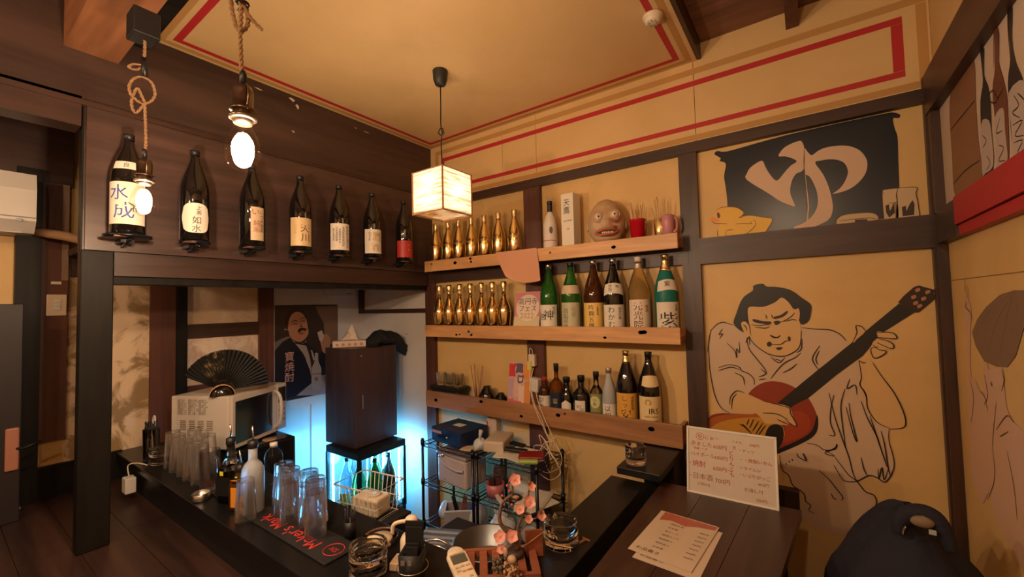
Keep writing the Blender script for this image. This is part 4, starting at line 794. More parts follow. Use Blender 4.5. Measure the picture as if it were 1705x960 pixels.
# ================================================================== LAMPS
def bulb_lamp(name, label, c, s, cordpts, loops, glow):
    T = thing(name, label, 'lamp', c); r = .031 * s
    pr = [(.0, -.052), (.012, -.050), (.022, -.043), (.0285, -.031), (.031, -.016), (.0300, -.002), (.026, .012), (.019, .026), (.0145, .036), (.0135, .046)]
    MB().lathe([(a * s, b * s) for a, b in pr], 28).build('bulb', g_thin, T)
    f_ = MB()
    for k in range(6): a = k * pi / 3; f_.tube([(.0035 * cos(a) * s, .0035 * sin(a) * s, .016 * s), (.0110 * cos(a + .5) * s, .0110 * sin(a + .5) * s, -.028 * s)], .0022 * s, 8)
    f_.build('filament', emit('filament_glow', (1, .62, .30), 220), T)
    MB().tube([(0, 0, .045 * s), (0, 0, .020 * s)], .0035 * s, 8).build('stem', g_thin, T)
    so_ = MB().lathe([(.0150 * s, .038 * s), (.0175 * s, .044 * s), (.0175 * s, .062 * s), (.022 * s, .063 * s), (.022 * s, .067 * s), (.0175 * s, .068 * s), (.0180 * s, .100 * s), (.015 * s, .110 * s), (.007 * s, .113 * s)], 24).build('socket', brass, T)
    MB().lathe([(.0205 * s, .046 * s), (.0235 * s, .048 * s), (.0235 * s, .053 * s), (.0205 * s, .055 * s)], 24).build('collar', brass, so_)
    MB().tube(smooth([(.018 * s, 0, .068 * s), (.022 * s, 0, .085 * s), (.020 * s, 0, .104 * s), (.010 * s, 0, .114 * s)], 3), .002 * s, 6).build('bracket', brass, so_)
    for sx in (-1, 1): MB().ball((sx * .021 * s, 0, .082 * s - .02 * s * (sx > 0)), .0026 * s, 8, 6).build('screw', brass, so_)
    MB().lathe([(.006 * s, .112 * s), (.0062 * s, .135 * s), (.0045 * s, .142 * s)], 14).build('gland', black, T)
    mb = MB()
    def twist(P, rr=.0026 * s, tw=90):
        P = smooth(P, 10); L_ = 0; U = None
        for q in (0, pi):
            out = []; L_ = 0; prev = None
            for p in P:
                if prev is not None: L_ += (p - prev).length
                prev = p; a = L_ * tw / s * 3.2 + q; out.append(p + Vector((cos(a), sin(a), .2 * sin(a))) * rr * .75)
            mb.tube(out, rr, 6)
    twist([Vector(p) for p in cordpts])
    for P in loops: twist([Vector(p) for p in P])
    mb.build('twisted_cord', cordm, T); return T
def atd(px, py, ref, d=0.):
    """world point on the view line at the horizontal distance of ref"""
    r = ray(px, py); t = hypot(ref[0] - CAMP.x, ref[1] - CAMP.y) / hypot(r.x, r.y) + d; return CAMP + r * t - Vector(ref)
q = lambda px, py, d=0.: atd(px, py, B1, d)
bulb_lamp('pendant_bulb', 'bigger clear filament bulb on a knotted hemp cord in a brass socket', B1, 1.0,
          [(0, 0, .138), q(403, 120), q(401, 90), q(400, 60), q(401, 30), q(402, 0), q(402, -30), (0, 0, .48), (.0, 0, .70)],
          [[q(384, -10), q(385, 10, .01), q(390, 35, .01), q(398, 52, .01), q(407, 50, .01), q(413, 38, .01), q(410, 15, .01), q(404, 4, 0)], [q(404, 5), q(411, 22), q(424, 38), q(437, 50)]], 1)
T = thing('cord_tie', 'black plastic tie knotting the hemp cord of the bigger bulb', 'cable tie', B1 + q(404, 6)); MB().tube([(.01 * cos(a), .01 * sin(a), 0) for a in [k * pi / 5 for k in range(10)]], .0025, 6, closed=True).tube([(-.01, 0, 0), (-.022, .0, -.006)], .0015, 5).build('strap', black, T)
q2 = lambda px, py, d=0.: atd(px, py, B2, d)
bulb_lamp('pendant_bulb', 'smaller hanging filament bulb in front of the blue lettered bottle', B2, .98,
          [(0, 0, .135), q2(243, 240), q2(242, 200), q2(241, 172)], [[q2(241, 172), q2(226, 188, .01), q2(219, 170, .01), q2(228, 147), q2(236, 160), q2(242, 173)], [q2(215, 143), q2(222, 132), q2(236, 128), q2(252, 137), q2(258, 156), q2(252, 168), q2(241, 173)], [q2(241, 173), q2(232, 170), q2(218, 157), q2(215, 143)],
           [q2(241, 64), q2(241, 82), q2(240, 97)], [q2(238, 112), q2(226, 116), q2(215, 112), q2(222, 107), q2(238, 109)]], 1)
T = thing('ceiling_box', 'small black ceiling box where the cord of the smaller bulb starts', 'junction box', B2 + q2(239, 50)); MB().bbox(-.035, .035, -.03, .03, -.03, .045, .004).build('box', black, T)
MB().tube([q2(240, 97) - q2(239, 50), q2(240, 112) - q2(239, 50), q2(241, 128) - q2(239, 50)], .008, 8).build('sleeve', black, T, label='black heat shrink sleeve')
for i, b in enumerate(BK):
    bulb_lamp('pendant_bulb', ['hanging filament bulb over the seats behind, in the middle', 'hanging filament bulb behind by the red railed wall', 'hanging filament bulb behind by the passage'][i], b, 1.0, [(0, 0, .138), (.003, 0, .3), (0, 0, 2.33 - b.z if b.x < 1.82 else 2.23 - b.z)], [], 1)
# lantern
T = thing('paper_lantern', 'cube shaped paper lantern hanging by a black cord', 'lamp', (.785, -.69, 1.44)); s = .1; H_ = .205
sh = paper_shade('lantern_paper', (.86, .80, .70))
for i in range(4):
    a = i * pi / 2; Mz = Matrix.Rotation(a, 4, 'Z')
    MB().add([Mz @ Vector(v) for v in ((-s, -s + .002, .0), (s, -s + .002, 0), (s, -s + .002, H_), (-s, -s + .002, H_))], [(0, 1, 2, 3)]).build('paper_side', sh, T)
    MB().box(-s - .002, -s + .004, -s - .002, -s + .004, 0, H_).xf(Mz).build('corner_rod', mat('lantern_rod', (.36, .17, .08), .5), T)
    MB().box(-s + .004, s - .004, -s - .001, -s + .003, 0, .004).box(-s + .004, s - .004, -s - .001, -s + .003, H_ - .004, H_).xf(Mz).build('rim_rod', mat('lantern_rod', (.36, .17, .08), .5), T)
MB().box(-s + .003, s - .003, -s + .003, s - .003, .010, .011).build('diffuser', paper_shade('lantern_base_paper', (.86, .80, .68)), T)
MB().lathe([(.0, -.045), (.018, -.042), (.028, -.03), (.030, -.015), (.028, 0), (.02, .015), (.013, .025), (.013, .055), (0, .055)], 20, (0, 0, .105)).build('bulb', emit('lantern_bulb', (1, .66, .36), 3), T)
MB().tube([(-s + .004, -s + .004, H_ - .01), (0, 0, H_ - .02), (s - .004, s - .004, H_ - .01)], .0015, 5).tube([(s - .004, -s + .004, H_ - .01), (0, 0, H_ - .02), (-s + .004, s - .004, H_ - .01)], .0015, 5).build('wire_frame', blackm, T)
lz = 1.44
mb = MB().tube(smooth([(0, 0, .155), (.001, 0, H_ + .06), (-.002, 0, H_ + .15), (.003, 0, .395)], 4), .003, 8)
mb.tube(smooth([(.003, 0, .395), (.016, 0, .402), (.010, .0, .425), (-.006, 0, .430), (-.018, 0, .412), (-.004, 0, .398), (.006, 0, .405), (-.002, .0, .45), (.0, 0, .55), (.0, 0, ZC - lz - .07)], 6), .003, 8); mb.build('cord', black, T)
MB().lathe([(.012, -.075), (.026, -.068), (.034, -.045), (.037, -.005), (.037, 0)], 24, (0, 0, ZC - lz)).build('ceiling_rose', mat('rose_black', (.014, .016, .013), .5), T)
T = thing('smoke_detector', 'round cream smoke detector on the painted ceiling edge', 'detector', (1.745, -.455, ZC - .003))
MB().lathe([(.0, -.030), (.026, -.030), (.030, -.026), (.034, -.010), (.040, -.008), (.040, 0), (0, 0)], 28).build('body', creamp, T)
for k in range(8): a = k * pi / 4; MB().box(.012, .022, -.0015, .0015, -.0315, -.0301).xf(Matrix.Rotation(a, 4, 'Z')).build('vent_slot', flat((.25, .2, .14)), T)
# ================================================================== COUNTERS
ZT0 = .275
T = thing('bar_counter', 'low black bar counter running from the left wall and turning towards the back wall', 'counter', (0, 0, ZF))
h = ZT0 - ZF
MB().bbox(W + .006, 1.498, -1.525, -1.215, h - .028, h, .003).build('worktop', blacksat, T, label='black worktop')
MB().bbox(1.496, 1.645, -1.525, -.440, h - .028, h, .003).build('worktop', blacksat, T, label='black worktop of the short return leg')
MB().box(W + .006, 1.64, -1.505, -1.485, .0, h - .029).build('front_panel', mat('black_front', (.010, .010, .013), .45), T)
MB().box(1.615, 1.638, -1.484, -.445, ZP - ZF, h - .029).build('front_panel', mat('black_front', (.010, .010, .013), .45), T)
MB().box(1.505, 1.61, -1.45, -.45, ZK - ZF, h - .029).build('base_panel', mat('black_front', (.010, .010, .013), .45), T)
MB().box(-.8, 1.50, -1.44, -1.23, ZK - ZF, h - .029).build('base_panel', mat('black_front', (.010, .010, .013), .45), T)
T = thing('wall_step', 'small raised black ledge at the end of the counter under the lowest shelf', 'ledge', (1.62, -.24, .205))
MB().bbox(-.085, .09, -.235, .20, .095, .125, .003).build('top', blacksat, T)
MB().box(-.045, .085, -.02, .20, -.2, .094).build('support', mat('black_front', (.010, .010, .013), .45), T)
T = thing('outlet_plate', 'grey outlet plate on the wall under the shelf end', 'outlet', (1.683, -.036 - .001, .285)); MB().bbox(-.04, .035, -.008, .0, -.035, .035, .002).build('plate', mat('grey_plate', (.30, .29, .26), .4), T); MB().box(-.008, .008, -.010, -.0082, -.015, .01).build('socket', black, T)
# nook table
TB = [(1.690, -.385), (2.157, -.372), (2.070, -1.30), (1.690, -1.30)]
T = thing('low_table', 'low dark wood plank table in the nook', 'table', (0, 0, ZP))
xs = [0, .34, .68, 1]
for i in range(3):
    a, b = xs[i], xs[i + 1]
    def L2_(t, k): p0, p1 = (TB[0], TB[1]) if k == 0 else (TB[3], TB[2]); return (p0[0] + (p1[0] - p0[0]) * t, p0[1] + (p1[1] - p0[1]) * t)
    MB().prism([L2_(a + .002, 0), L2_(b - .002, 0), L2_(b - .002, 1), L2_(a + .002, 1)], ZT0 - ZP - .034, ZT0 - ZP - .005).build('plank', wood('table_wood', (.018, .008, .006), (.065, .027, .019), 'y', .3, 7, .08), T)
for x, y in ((1.74, -.43), (2.09, -.44), (2.02, -1.22), (1.74, -1.22)): MB().bbox(x - .02, x + .02, y - .02, y + .02, 0, ZT0 - ZP - .0345, .003).build('leg', blackw, T)
ZM = ZT0 - .005
# ---- whiteboard leaning
PB = Vector((1.944, -.415, ZM + .002)); wb_w, wb_h = .292, .236; tilt = radians(-9)
T = thing('whiteboard_menu', 'white framed handwritten price board leaning on the low table', 'menu board', PB, radians(1.0)); Mt = Matrix.Rotation(tilt, 4, 'X'); Mb = Mt
MB().box(-wb_w / 2, wb_w / 2, 0, .006, 0, wb_h).xf(Mt).build('board', mat('board_white', (.60, .53, .45), .12, 0, .6), T)
for a in ((-wb_w / 2 - .004, wb_w / 2 + .004, -.004, .008, -.004, .003), (-wb_w / 2 - .004, wb_w / 2 + .004, -.004, .008, wb_h - .003, wb_h + .004), (-wb_w / 2 - .004, -wb_w / 2 + .003, -.004, .008, .0035, wb_h - .0035), (wb_w / 2 - .003, wb_w / 2 + .004, -.004, .008, .0035, wb_h - .0035)):
    MB().bbox(*a, .001).xf(Mt).build('frame_bar', whitep, T)
f2 = lambda a, b: Mt @ Vector((a, -.0008, b)); brownk = mat('brown_marker', (.30, .10, .05), .5)
def bt(txt, x, y, s, m, v=False): letters(MB(), txt, f2, s, x, y, v, False).build('lettering', m, T)
bt('ゆ', -.112, .200, .020, redink); MB().tube([f2(-.102 + .014 * cos(a), .207 + .013 * sin(a)) for a in [k * pi / 8 for k in range(16)]], .0007, 4, closed=True).build('ring', redink, T)
bt('にゅ〜', -.086, .200, .017, redink)
bt('赤ました', -.135, .172, .019, redink); bt('600円', -.056, .170, .019, redink); bt('烏龍ソーダ', -.125, .158, .010, redink)
bt('ハイボール', -.136, .134, .017, redink); bt('600円', -.052, .132, .018, redink)
bt('・', -.146, .098, .018, redink); bt('焼酎', -.130, .097, .024, redink); bt('600円〜', -.058, .092, .019, redink)
bt('・', -.146, .052, .018, redink); bt('日本酒', -.130, .052, .024, brownk); bt('700円', -.052, .049, .021, brownk); bt('(100ml)', -.112, .030, .014, brownk)
bt('ミネ水', .008, .200, .011, brownk); bt('300円', .064, .196, .013, redink); bt('豆', .010, .178, .012, redink); bt('・ナッツ', .028, .172, .013, redink)
bt('どりんくも', .006, .172, .0185, redink, True); bt('・・焼製いかん', .030, .140, .015, redink); bt('ーライムレ', .030, .112, .014, redink); bt('・いぶりがっこ', .026, .088, .0145, redink)
bt('400円', .088, .066, .014, brownk); bt('お通し付', .044, .040, .015, brownk); bt('300円', .080, .012, .014, brownk)
# ---- paper menus
a = Vector((1.749, -.594, 0)); 
def menu_sheet(label, quad, dz):
    c = sum((Vector(p) for p in quad), Vector((0, 0, 0))) / 4; T = thing('menu_sheet', label, 'menu', (c.x, c.y, ZM + dz), 0, 'laminated menu sheets on the low table')
    MB().prism([(p[0] - c.x, p[1] - c.y) for p in quad], 0, .0012).build('sheet', mat('menu_paper', (.62, .50, .38), .25, 0, .5), T); return T, c
Qc = [PZ(*p, ZM) for p in ((1105, 852), (1198, 880), (1152, 962), (1052, 911))]
u0 = (Qc[1] - Qc[0]).normalized(); v0 = Vector((-u0.y, u0.x, 0)) * -1; wd = (Qc[1] - Qc[0]).length; hd = ((Qc[2] - Qc[1]).length + (Qc[3] - Qc[0]).length) / 2
def quad(o, rot=0.):
    R_ = Matrix.Rotation(rot, 3, 'Z'); uu, vv = R_ @ u0, R_ @ v0; return [o, o + uu * wd, o + uu * wd + vv * hd, o + vv * hd], uu, vv
O = Qc[0]
for lb, off, rt, dz in (('lowest menu sheet of the stack, peeking out at the near end', Vector((.012, -.028, 0)), .035, .0), ('middle menu sheet of the stack', Vector((-.008, .003, 0)), .02, .0015), ('top menu sheet with a red blossom header and rows of small writing', Vector((0, 0, 0)), 0, .003)):
    Q, uu, vv = quad(O + off, rt); T, c = menu_sheet(lb, Q, dz)
    if dz == .003 or dz == 0.:
        fm = lambda a_, b_, e=.0016: (Q[0] + uu * a_ + vv * b_) - Vector((c.x, c.y, ZM)) + Vector((0, 0, e))
        mb = MB(); mb2 = MB()
        if dz:
            mb.slab([fm(.008, .004, .0013), fm(wd - .004, .004, .0013), fm(wd - .006, .028, .0013), fm(wd * .7, .040, .0013), fm(wd * .5, .060, .0013), fm(wd * .25, .050, .0013), fm(.010, .066, .0013)], (0, 0, 1), .0002)
            mb.build('header_print', mat('blossom_red', (.45, .12, .08), .3), T)
            rq = random.Random(9)
            for r_ in range(7):
                y_ = .075 + r_ * .026
                letters(mb2, rq.choice(['梅酒ロック', '生ビール', '日本酒', '焼酎水割', '緑茶割り']), lambda x_, z_, y_=y_: fm(x_, y_ - z_), .0105, .050, 0, False, False)
                letters(mb2, rq.choice(['600円', '700円', '500円']), lambda x_, z_, y_=y_: fm(x_, y_ - z_), .0105, wd - .04, 0, False, False)
        letters(mb2, 'お品書き', lambda x_, z_: fm(x_, hd - .020 - z_), .018, .012, 0, False, False)
        mb2.build('lettering', brownk if False else mat('menu_ink', (.06, .03, .02), .5), T)

# ================================================================== KITCHEN: FRIDGE AND CABINET
FX0, FX1, FY0, FY1, FZ0, FZ1 = -.530, -.156, -.520, -.140, ZK, .080
T = thing('display_fridge', 'black glass sided display fridge glowing with blue light', 'fridge', ((FX0 + FX1) / 2, (FY0 + FY1) / 2, FZ0)); hx, hy, H_ = (FX1 - FX0) / 2, (FY1 - FY0) / 2, FZ1 - FZ0
zg0, zg1 = H_ - .455, H_ - .045
MB().bbox(-hx, hx, -hy, hy, 0, zg0, .008).build('base', mat('fridge_black', (.008, .009, .013), .3), T)
MB().bbox(-hx, hx, -hy, hy, zg1, H_, .006).build('top', mat('fridge_black', (.008, .009, .013), .3), T)
for sx in (-1, 1):
    for sy in (-1, 1): MB().box(sx * hx - (.022 if sx > 0 else 0), sx * hx + (.022 if sx < 0 else 0), sy * hy - (.022 if sy > 0 else 0), sy * hy + (.022 if sy < 0 else 0), zg0, zg1).build('corner_post', mat('fridge_black', (.008, .009, .013), .3), T)
for a in ((-hx + .022, hx - .022, -hy + .004, -hy + .007), (-hx + .022, hx - .022, hy - .007, hy - .004)): MB().box(*a, zg0, zg1).build('pane', g_pane, T)
for a in ((hx - .007, hx - .004, -hy + .022, hy - .022), (-hx + .004, -hx + .007, -hy + .022, hy - .022)): MB().box(*a, zg0, zg1).build('pane', g_pane, T)
CY = (.09, .46, 1.0)
led = emit('led_tube', (.22, .72, 1.0), 22)
for sx, sy in ((-1, 1), (1, 1), (-1, -1)): MB().tube([(sx * (hx - .034), sy * (hy - .034), zg0 + .04), (sx * (hx - .034), sy * (hy - .034), zg1 - .02)], .0065, 10).build('led_tube', led, T)
MB().tube([(-.02, hy - .030, zg0 + .20), (-.02, hy - .030, zg1 - .01)], .010, 10).build('led_tube', led, T)
MB().box(hx, hx + .0015, hy - .09, hy - .045, zg0 - .035, zg0 - .02).build('badge', mat('badge_grey', (.4, .42, .45), .3), T)
MB().box(-hx + .02, hx - .02, -hy + .02, hy - .02, zg0 + .008, zg0 + .012).build('wire_shelf', blackm, T)
plight('fridge_light', (FX0 + .30, FY1 - .08, -.02), 5.5, CY, .05); plight('fridge_light', (FX0 + .07, FY0 + .10, -.05), 5, CY, .05); plight('fridge_light', (FX1 - .07, FY0 + .20, -.03), 2.5, CY, .04)
g_blue = thin('bluish_bottle', (.74, .86, .95), .35); g_lime = glass('lime_bottle', (.12, .75, .25), .03, 1.3, .8)
def kb(lb, x, y, gm, s=.93, lab=None, tex=None):
    pr = [(r * s, z_ * s) for r, z_ in ISSHO]
    return bottle('cold_bottle', lb, 'bottle', (x, y, FZ0 + zg0 + .0125), pr, gm, .016, blackm, [lab] if lab else [], 'bottles inside the display fridge')
kb('clear bottle inside the fridge next to the black corner post', -.27, -.44, g_lime, .93, dict(z0=.02, z1=.10, a=55, ha=1.0))
kb('blue lit bottle by the far side of the fridge front', -.41, -.44, g_blue, .9, dict(z0=.02, z1=.13, a=20, ha=1.0, m=mat('lime_label', (.35, .5, .15), .5)))
kb('blue lit bottle at the outer corner of the fridge', -.48, -.35, g_blue, .9)
kb('green bottle with a bright label in the fridge door side', -.21, -.36, g_green, .93, dict(z0=.02, z1=.16, a=70, ha=1.1, m=mat('bright_green_label', (.08, .5, .12), .5)))
kb('dark bottle in the middle of the fridge door side', -.21, -.25, g_dark, .95, dict(z0=.02, z1=.14, a=80, ha=1.0, m=mat('dim_label', (.12, .14, .12), .5)))
kb('green bottle standing behind the dark bottle in the fridge', -.33, -.27, g_green, .9)
# cabinet
T = thing('wood_cabinet', 'narrow dark walnut cabinet standing on the display fridge', 'cabinet', (-.435, -.300, .081), radians(2)); cabm = wood('walnut_laminate', (.030, .016, .018), (.075, .040, .040), 'z', .42, 7, .05)
cz = .655
MB().bbox(-.165, .155, -.175, .175, 0, cz, .002).build('carcass', cabm, T); MB().bbox(.156, .172, -.173, .173, .003, cz - .003, .002).build('door', cabm, T)
dr = T.children[1]; MB().bbox(.1722, .180, -.130, -.120, .25, .345, .003).build('handle', chrome, dr); MB().lathe([(0, 0), (.006, 0), (.006, .002)], 12).xf(Matrix.Translation((.1721, -.13, cz - .05)) @ Matrix.Rotation(pi / 2, 4, 'Y')).build('lock', chrome, dr)
CT = .081 + cz
T = thing('tissue_box', 'pale patterned tissue box with a raised tissue on the dark cabinet', 'tissue box', (-.46, -.37, CT + .001), radians(50))
MB().bbox(-.11, .11, -.055, .055, 0, .045, .004).build('carton', mat('pinkish_carton', (.68, .55, .48), .5), T)
for k in range(5): MB().ball((-.08 + .04 * k, -.0555, .02), .010, 8, 6, 1, .05, 1).build('printed_spot', flat((.62, .25, .14)), T)
mb = MB(); mb.add([(-.06, -.01, .045), (.06, .01, .045), (.01, .02, .16), (-.015, -.015, .11), (.055, -.02, .05), (.0, .03, .05)], [(0, 3, 2), (3, 4, 2), (4, 1, 2), (1, 5, 2), (5, 0, 2)]); mb.build('tissue', mat('tissue_paper', (.78, .68, .58), .8), T)
T = thing('black_cloth', 'crumpled black patterned cloth bag sagging over the cabinet edge', 'bag', (-.315, -.16, CT + .002), radians(0)); rq = random.Random(3)
def blob(c, rad, seed, amp=.18, n=22, m=14):
    mb = MB(); rq = random.Random(seed); W_ = [(rq.uniform(1, 4), rq.uniform(1, 4), rq.uniform(0, 6), rq.uniform(.4, 1)) for _ in range(5)]; vs = []
    for j in range(m + 1):
        for i in range(n):
            a = 2 * pi * i / n; p = pi * j / m; d = 1 + amp * sum(w_ * sin(round(f1) * a + ph) * sin(f2_ * p + ph) for f1, f2_, ph, w_ in W_) / 2.2
            vs.append((c[0] + rad[0] * d * sin(p) * cos(a), c[1] + rad[1] * d * sin(p) * sin(a), c[2] - rad[2] * d * cos(p)))
    mb.add(vs, [(j * n + i, j * n + (i + 1) % n, (j + 1) * n + (i + 1) % n, (j + 1) * n + i) for j in range(m) for i in range(n)], True); return mb
clo = patchy('patterned_cloth', (.006, .006, .008), (.05, .045, .05), 14, .55, .66, .8)
mb = MB(); n_, m_ = 34, 14; vs = []
for i in range(n_ + 1):
    t = i / n_; px_ = -.10 + .02 * sin(5 * t); y_ = -.16 + .31 * t
    hgt = .115 * (sin(pi * min(1, t * 1.1)) ** .6) * (1 + .12 * sin(9 * t)) ; drop = .0 if t < .55 else .10 * ((t - .55) / .45) ** 1.2
    for j in range(m_):
        a = 2 * pi * j / m_; rx = .075 + .02 * sin(3 * a + 5 * t); q_ = .5 + .5 * sin(a)
        vs.append((rx * cos(a) * (1 - .5 * t ** 4), y_ + .010 * sin(3 * a), max((.0 if t < .5 else -.12), hgt * q_ * (1 + .08 * sin(5 * a + 7 * t)) - drop * (1 - q_) * 1.0)))
mb.add(vs, [(i * m_ + j, i * m_ + (j + 1) % m_, (i + 1) * m_ + (j + 1) % m_, (i + 1) * m_ + j) for i in range(n_) for j in range(m_)] + [tuple(range(m_)), tuple(n_ * m_ + j for j in range(m_))][:1], True)
mb.build('cloth', clo, T)
MB().tube(smooth([(.02, .16, .06), (.02, .19, .10), (.02, .205, .125), (.02, .20, .05), (.02, .18, -.03), (.02, .13, -.085)], 5), lambda t: .004 + .012 * sin(pi * t), 8).build('strap', clo, T)
# electric box
T = thing('fuse_box', 'pale fuse box high on the wall above the poster', 'electrical box', (W + .0055, -.215, 1.105)); MB().bbox(0, .05, -.12, .12, 0, .135, .004).build('cover', mat('box_cream', (.60, .56, .52), .4), T); MB().box(.0502, .0512, .03, .085, .02, .026).build('marking', flat((.2, .18, .17)), T)
MB().box(.0502, .053, -.105, -.100, .05, .12).build('latch', flat((.3, .22, .16)), T)
T = thing('wall_conduit', 'pale thin conduit strip down the wall to the poster edge', 'conduit', (W + .006, -.722, .30)); MB().box(0, .012, 0, .010, 0, .93).build('strip', whitep, T); MB().box(0, .012, .271, .279, -.9, .0).build('strip', white_w, T)

# ================================================================== MICROWAVE, BLACK BOX, FAN
T = thing('compact_fridge', 'low black cabinet under the white microwave', 'appliance', (-.40, -1.075, ZK)); MB().bbox(-.215, .215, -.135, .175, 0, .298 - ZK, .012).build('body', mat('appliance_black', (.006, .007, .010), .25, 0, .5, .3), T)
T = thing('coaster', 'round cork coaster on the black cabinet by the microwave', 'coaster', (-.232, -1.02, .2985)); MB().lathe([(0, 0), (.036, 0), (.037, .003), (.035, .006), (0, .006)], 28).build('disc', mat('cork', (.42, .27, .17), .8), T)
pA, pB, pC = PZ(285, 659, .575), PZ(387, 660, .575), PZ(462, 636, .575)
ang = atan2(pB.y - pA.y, pB.x - pA.x); wdt = (pB - pA).length; dpt = (pC - pB).length; hgt = .275
T = thing('microwave_oven', 'white microwave oven with a dark window and curved handle', 'microwave', (pA.x, pA.y, .575 - hgt), ang)
mwm = mat('microwave_white', (.66, .60, .54), .35)
MB().bbox(0, wdt - .022, 0, dpt, .008, hgt, .006).build('body', mwm, T)
MB().bbox(wdt - .021, wdt, .0, dpt * .80, .008, hgt, .004).build('door', mwm, T); D_ = T.children[-1]
MB().bbox(wdt + .0003, wdt + .003, .018, dpt * .70, .032, hgt - .03, .001).build('window', mat('oven_window', (.006, .007, .010), .12, 0, .5, .5), D_)
MB().tube(smooth([(wdt - .002, dpt * .76, .035), (wdt + .035, dpt * .75, .07), (wdt + .045, dpt * .75, .14), (wdt + .035, dpt * .75, .215), (wdt - .002, dpt * .76, .245)], 6), .009, 10).build('handle', mwm, D_)
MB().bbox(wdt - .021, wdt, dpt * .81, dpt, .008, hgt, .004).build('control_panel', mwm, T)
MB().bbox(wdt + .0003, wdt + .002, dpt * .83, dpt * .98, .17, .255, .0005).build('display', mat('oven_display', (.01, .01, .015), .15), T)
for k in range(3): MB().box(wdt + .0003, wdt + .0015, dpt * .84, dpt * .97, .12 - k * .03, .13 - k * .03).build('button', flat((.35, .33, .32)), T)
for x, y in ((.03, .03), (wdt - .05, .03), (.03, dpt - .03), (wdt - .05, dpt - .03)): MB().lathe([(.012, 0), (.012, .0085)], 10, (x, y, 0)).build('foot', black, T)
for r_ in range(6):
    for c_ in range(4): MB().box(.055 + c_ * .052, .090 + c_ * .052, -.0012, -.0001, .148 - r_ * .009, .1515 - r_ * .009).build('vent_slot', flat((.12, .09, .07)), T)
mb = MB(); rq = random.Random(4); fm = plane_fn((0, -.0012, 0), (1, 0, 0), (0, 0, 1))
for c_ in range(3):
    for r_ in range(9): letters(mb, rq.choice(['定格電圧 100V', '高周波出力', '庫内・注意', '使用上の注意', '電源コード 1.4m']), fm, .0085, .040 + c_ * .062, .252 - r_ * .0088, False, False)
mb.build('lettering', mat('print_grey', (.16, .13, .11), .5), T)
# fan on its stand
ap = onp(370, 648, 2, .60); AP = Vector((ap.x, ap.y, .578))
dirv = Vector((CAMP.x - AP.x, CAMP.y - AP.y, 0)).normalized(); ra = atan2(dirv.x, -dirv.y)
T = thing('folding_fan', 'open black folding fan standing on the microwave', 'fan', AP, ra)
sc = hypot(AP.x - CAMP.x, AP.y - CAMP.y) / 694 * 1.0; N_ = 26
fleck = patchy('fan_gold_fleck', (.008, .007, .006), (.30, .20, .08), 25, .50, .62, .6, .1); fblk = mat('fan_black', (.008, .007, .007), .55)
def frad(t): return (72 + 8 * sin(pi * t) + 8 * t) * sc * .66
for k in range(N_):
    t0, t1 = k / N_, (k + 1) / N_; a0, a1 = radians(150 - 146 * t0), radians(150 - 146 * t1); am = (a0 + a1) / 2; R0 = .26
    vs = []
    for (a_, dy) in ((a0, 0), (am, -.007), (a1, 0)):
        for rr_ in (R0, 1.): R_ = frad(t0) * rr_; vs.append((R_ * cos(a_), -.03 + dy * rr_ - .0006 * k, .02 + R_ * sin(a_)))
    MB().add(vs, [(0, 2, 3, 1), (2, 4, 5, 3)]).build('pleat', fleck if 3 < k < 11 else fblk, T, label='pleat flecked with gold' if 3 < k < 11 else None)
    MB().tube([(0, -.034 - .0006 * k, .02), (frad(t0) * .97 * cos(am), -.040 - .0006 * k, .02 + frad(t0) * .97 * sin(am))], .0022, 4).build('rib', fblk, T)
T = thing('fan_stand', 'half round black and wood fan stand on the microwave', 'stand', AP + dirv * .06 + Vector((0, 0, -.001)), ra)
MB().lathe([(0, -.02), (.052, -.02), (.052, .002), (0, .002)], 24, a0=0, a1=pi).xf(Matrix.Rotation(pi / 2, 4, 'X')).build('face', mat('lacquer', (.006, .006, .007), .15), T)
MB().lathe([(.0525, -.062), (.056, -.062), (.056, .004), (.0525, .004)], 24, a0=0, a1=pi).xf(Matrix.Rotation(pi / 2, 4, 'X')).build('wood_rim', mat('stand_wood', (.50, .26, .12), .5), T)

# ================================================================== RACKS
def rack(x0, x1, lb):
    y0, y1, zs = -.365, -.10, (.185, -.045, -.29, -.52); T = thing('wire_rack', lb, 'rack', ((x0 + x1) / 2, (y0 + y1) / 2, ZK)); hx, hy = (x1 - x0) / 2, (y1 - y0) / 2
    for sx in (-1, 1):
        for sy in (-1, 1):
            mb = MB().tube([(sx * hx, sy * hy, 0), (sx * hx, sy * hy, .81)], .0085, 12)
            for z_ in zs: mb.lathe([(.0125, -.016), (.0125, .016)], 12, (sx * hx, sy * hy, z_ - ZK))
            mb.build('post', blackm, T)
    for z_ in zs:
        zz = z_ - ZK; mb = MB()
        for dz in (0, -.022):
            for sy in (-1, 1): mb.tube([(-hx, sy * hy, zz + dz), (hx, sy * hy, zz + dz)], .003, 6)
            for sx in (-1, 1): mb.tube([(sx * hx, -hy, zz + dz), (sx * hx, hy, zz + dz)], .003, 6)
        k = 0
        for i in range(1, 16): x_ = -hx + 2 * hx * i / 16; mb.tube([(x_, -hy, zz + .002), (x_, hy, zz + .002)], .0014, 4)
        for sy in (-1, 1): mb.tube([(-hx + 2 * hx * i / 12, sy * hy, zz - (.0 if i % 2 else .022)) for i in range(13)], .0012, 4)
        mb.build('shelf', blackm, T)
    return T
rack(.262, .660, 'black wire rack next to the white wall with the navy box on top'); rack(.688, 1.075, 'black wire rack under the tangled cord piled with papers and bags')
ZR = .1885
def boxed(name, lb, cat, c, d, m, rz=0., bev=.004, group=None):
    T = thing(name, lb, cat, c, radians(rz), group); MB().bbox(-d[0] / 2, d[0] / 2, -d[1] / 2, d[1] / 2, 0, d[2], bev).build('body', m, T); return T
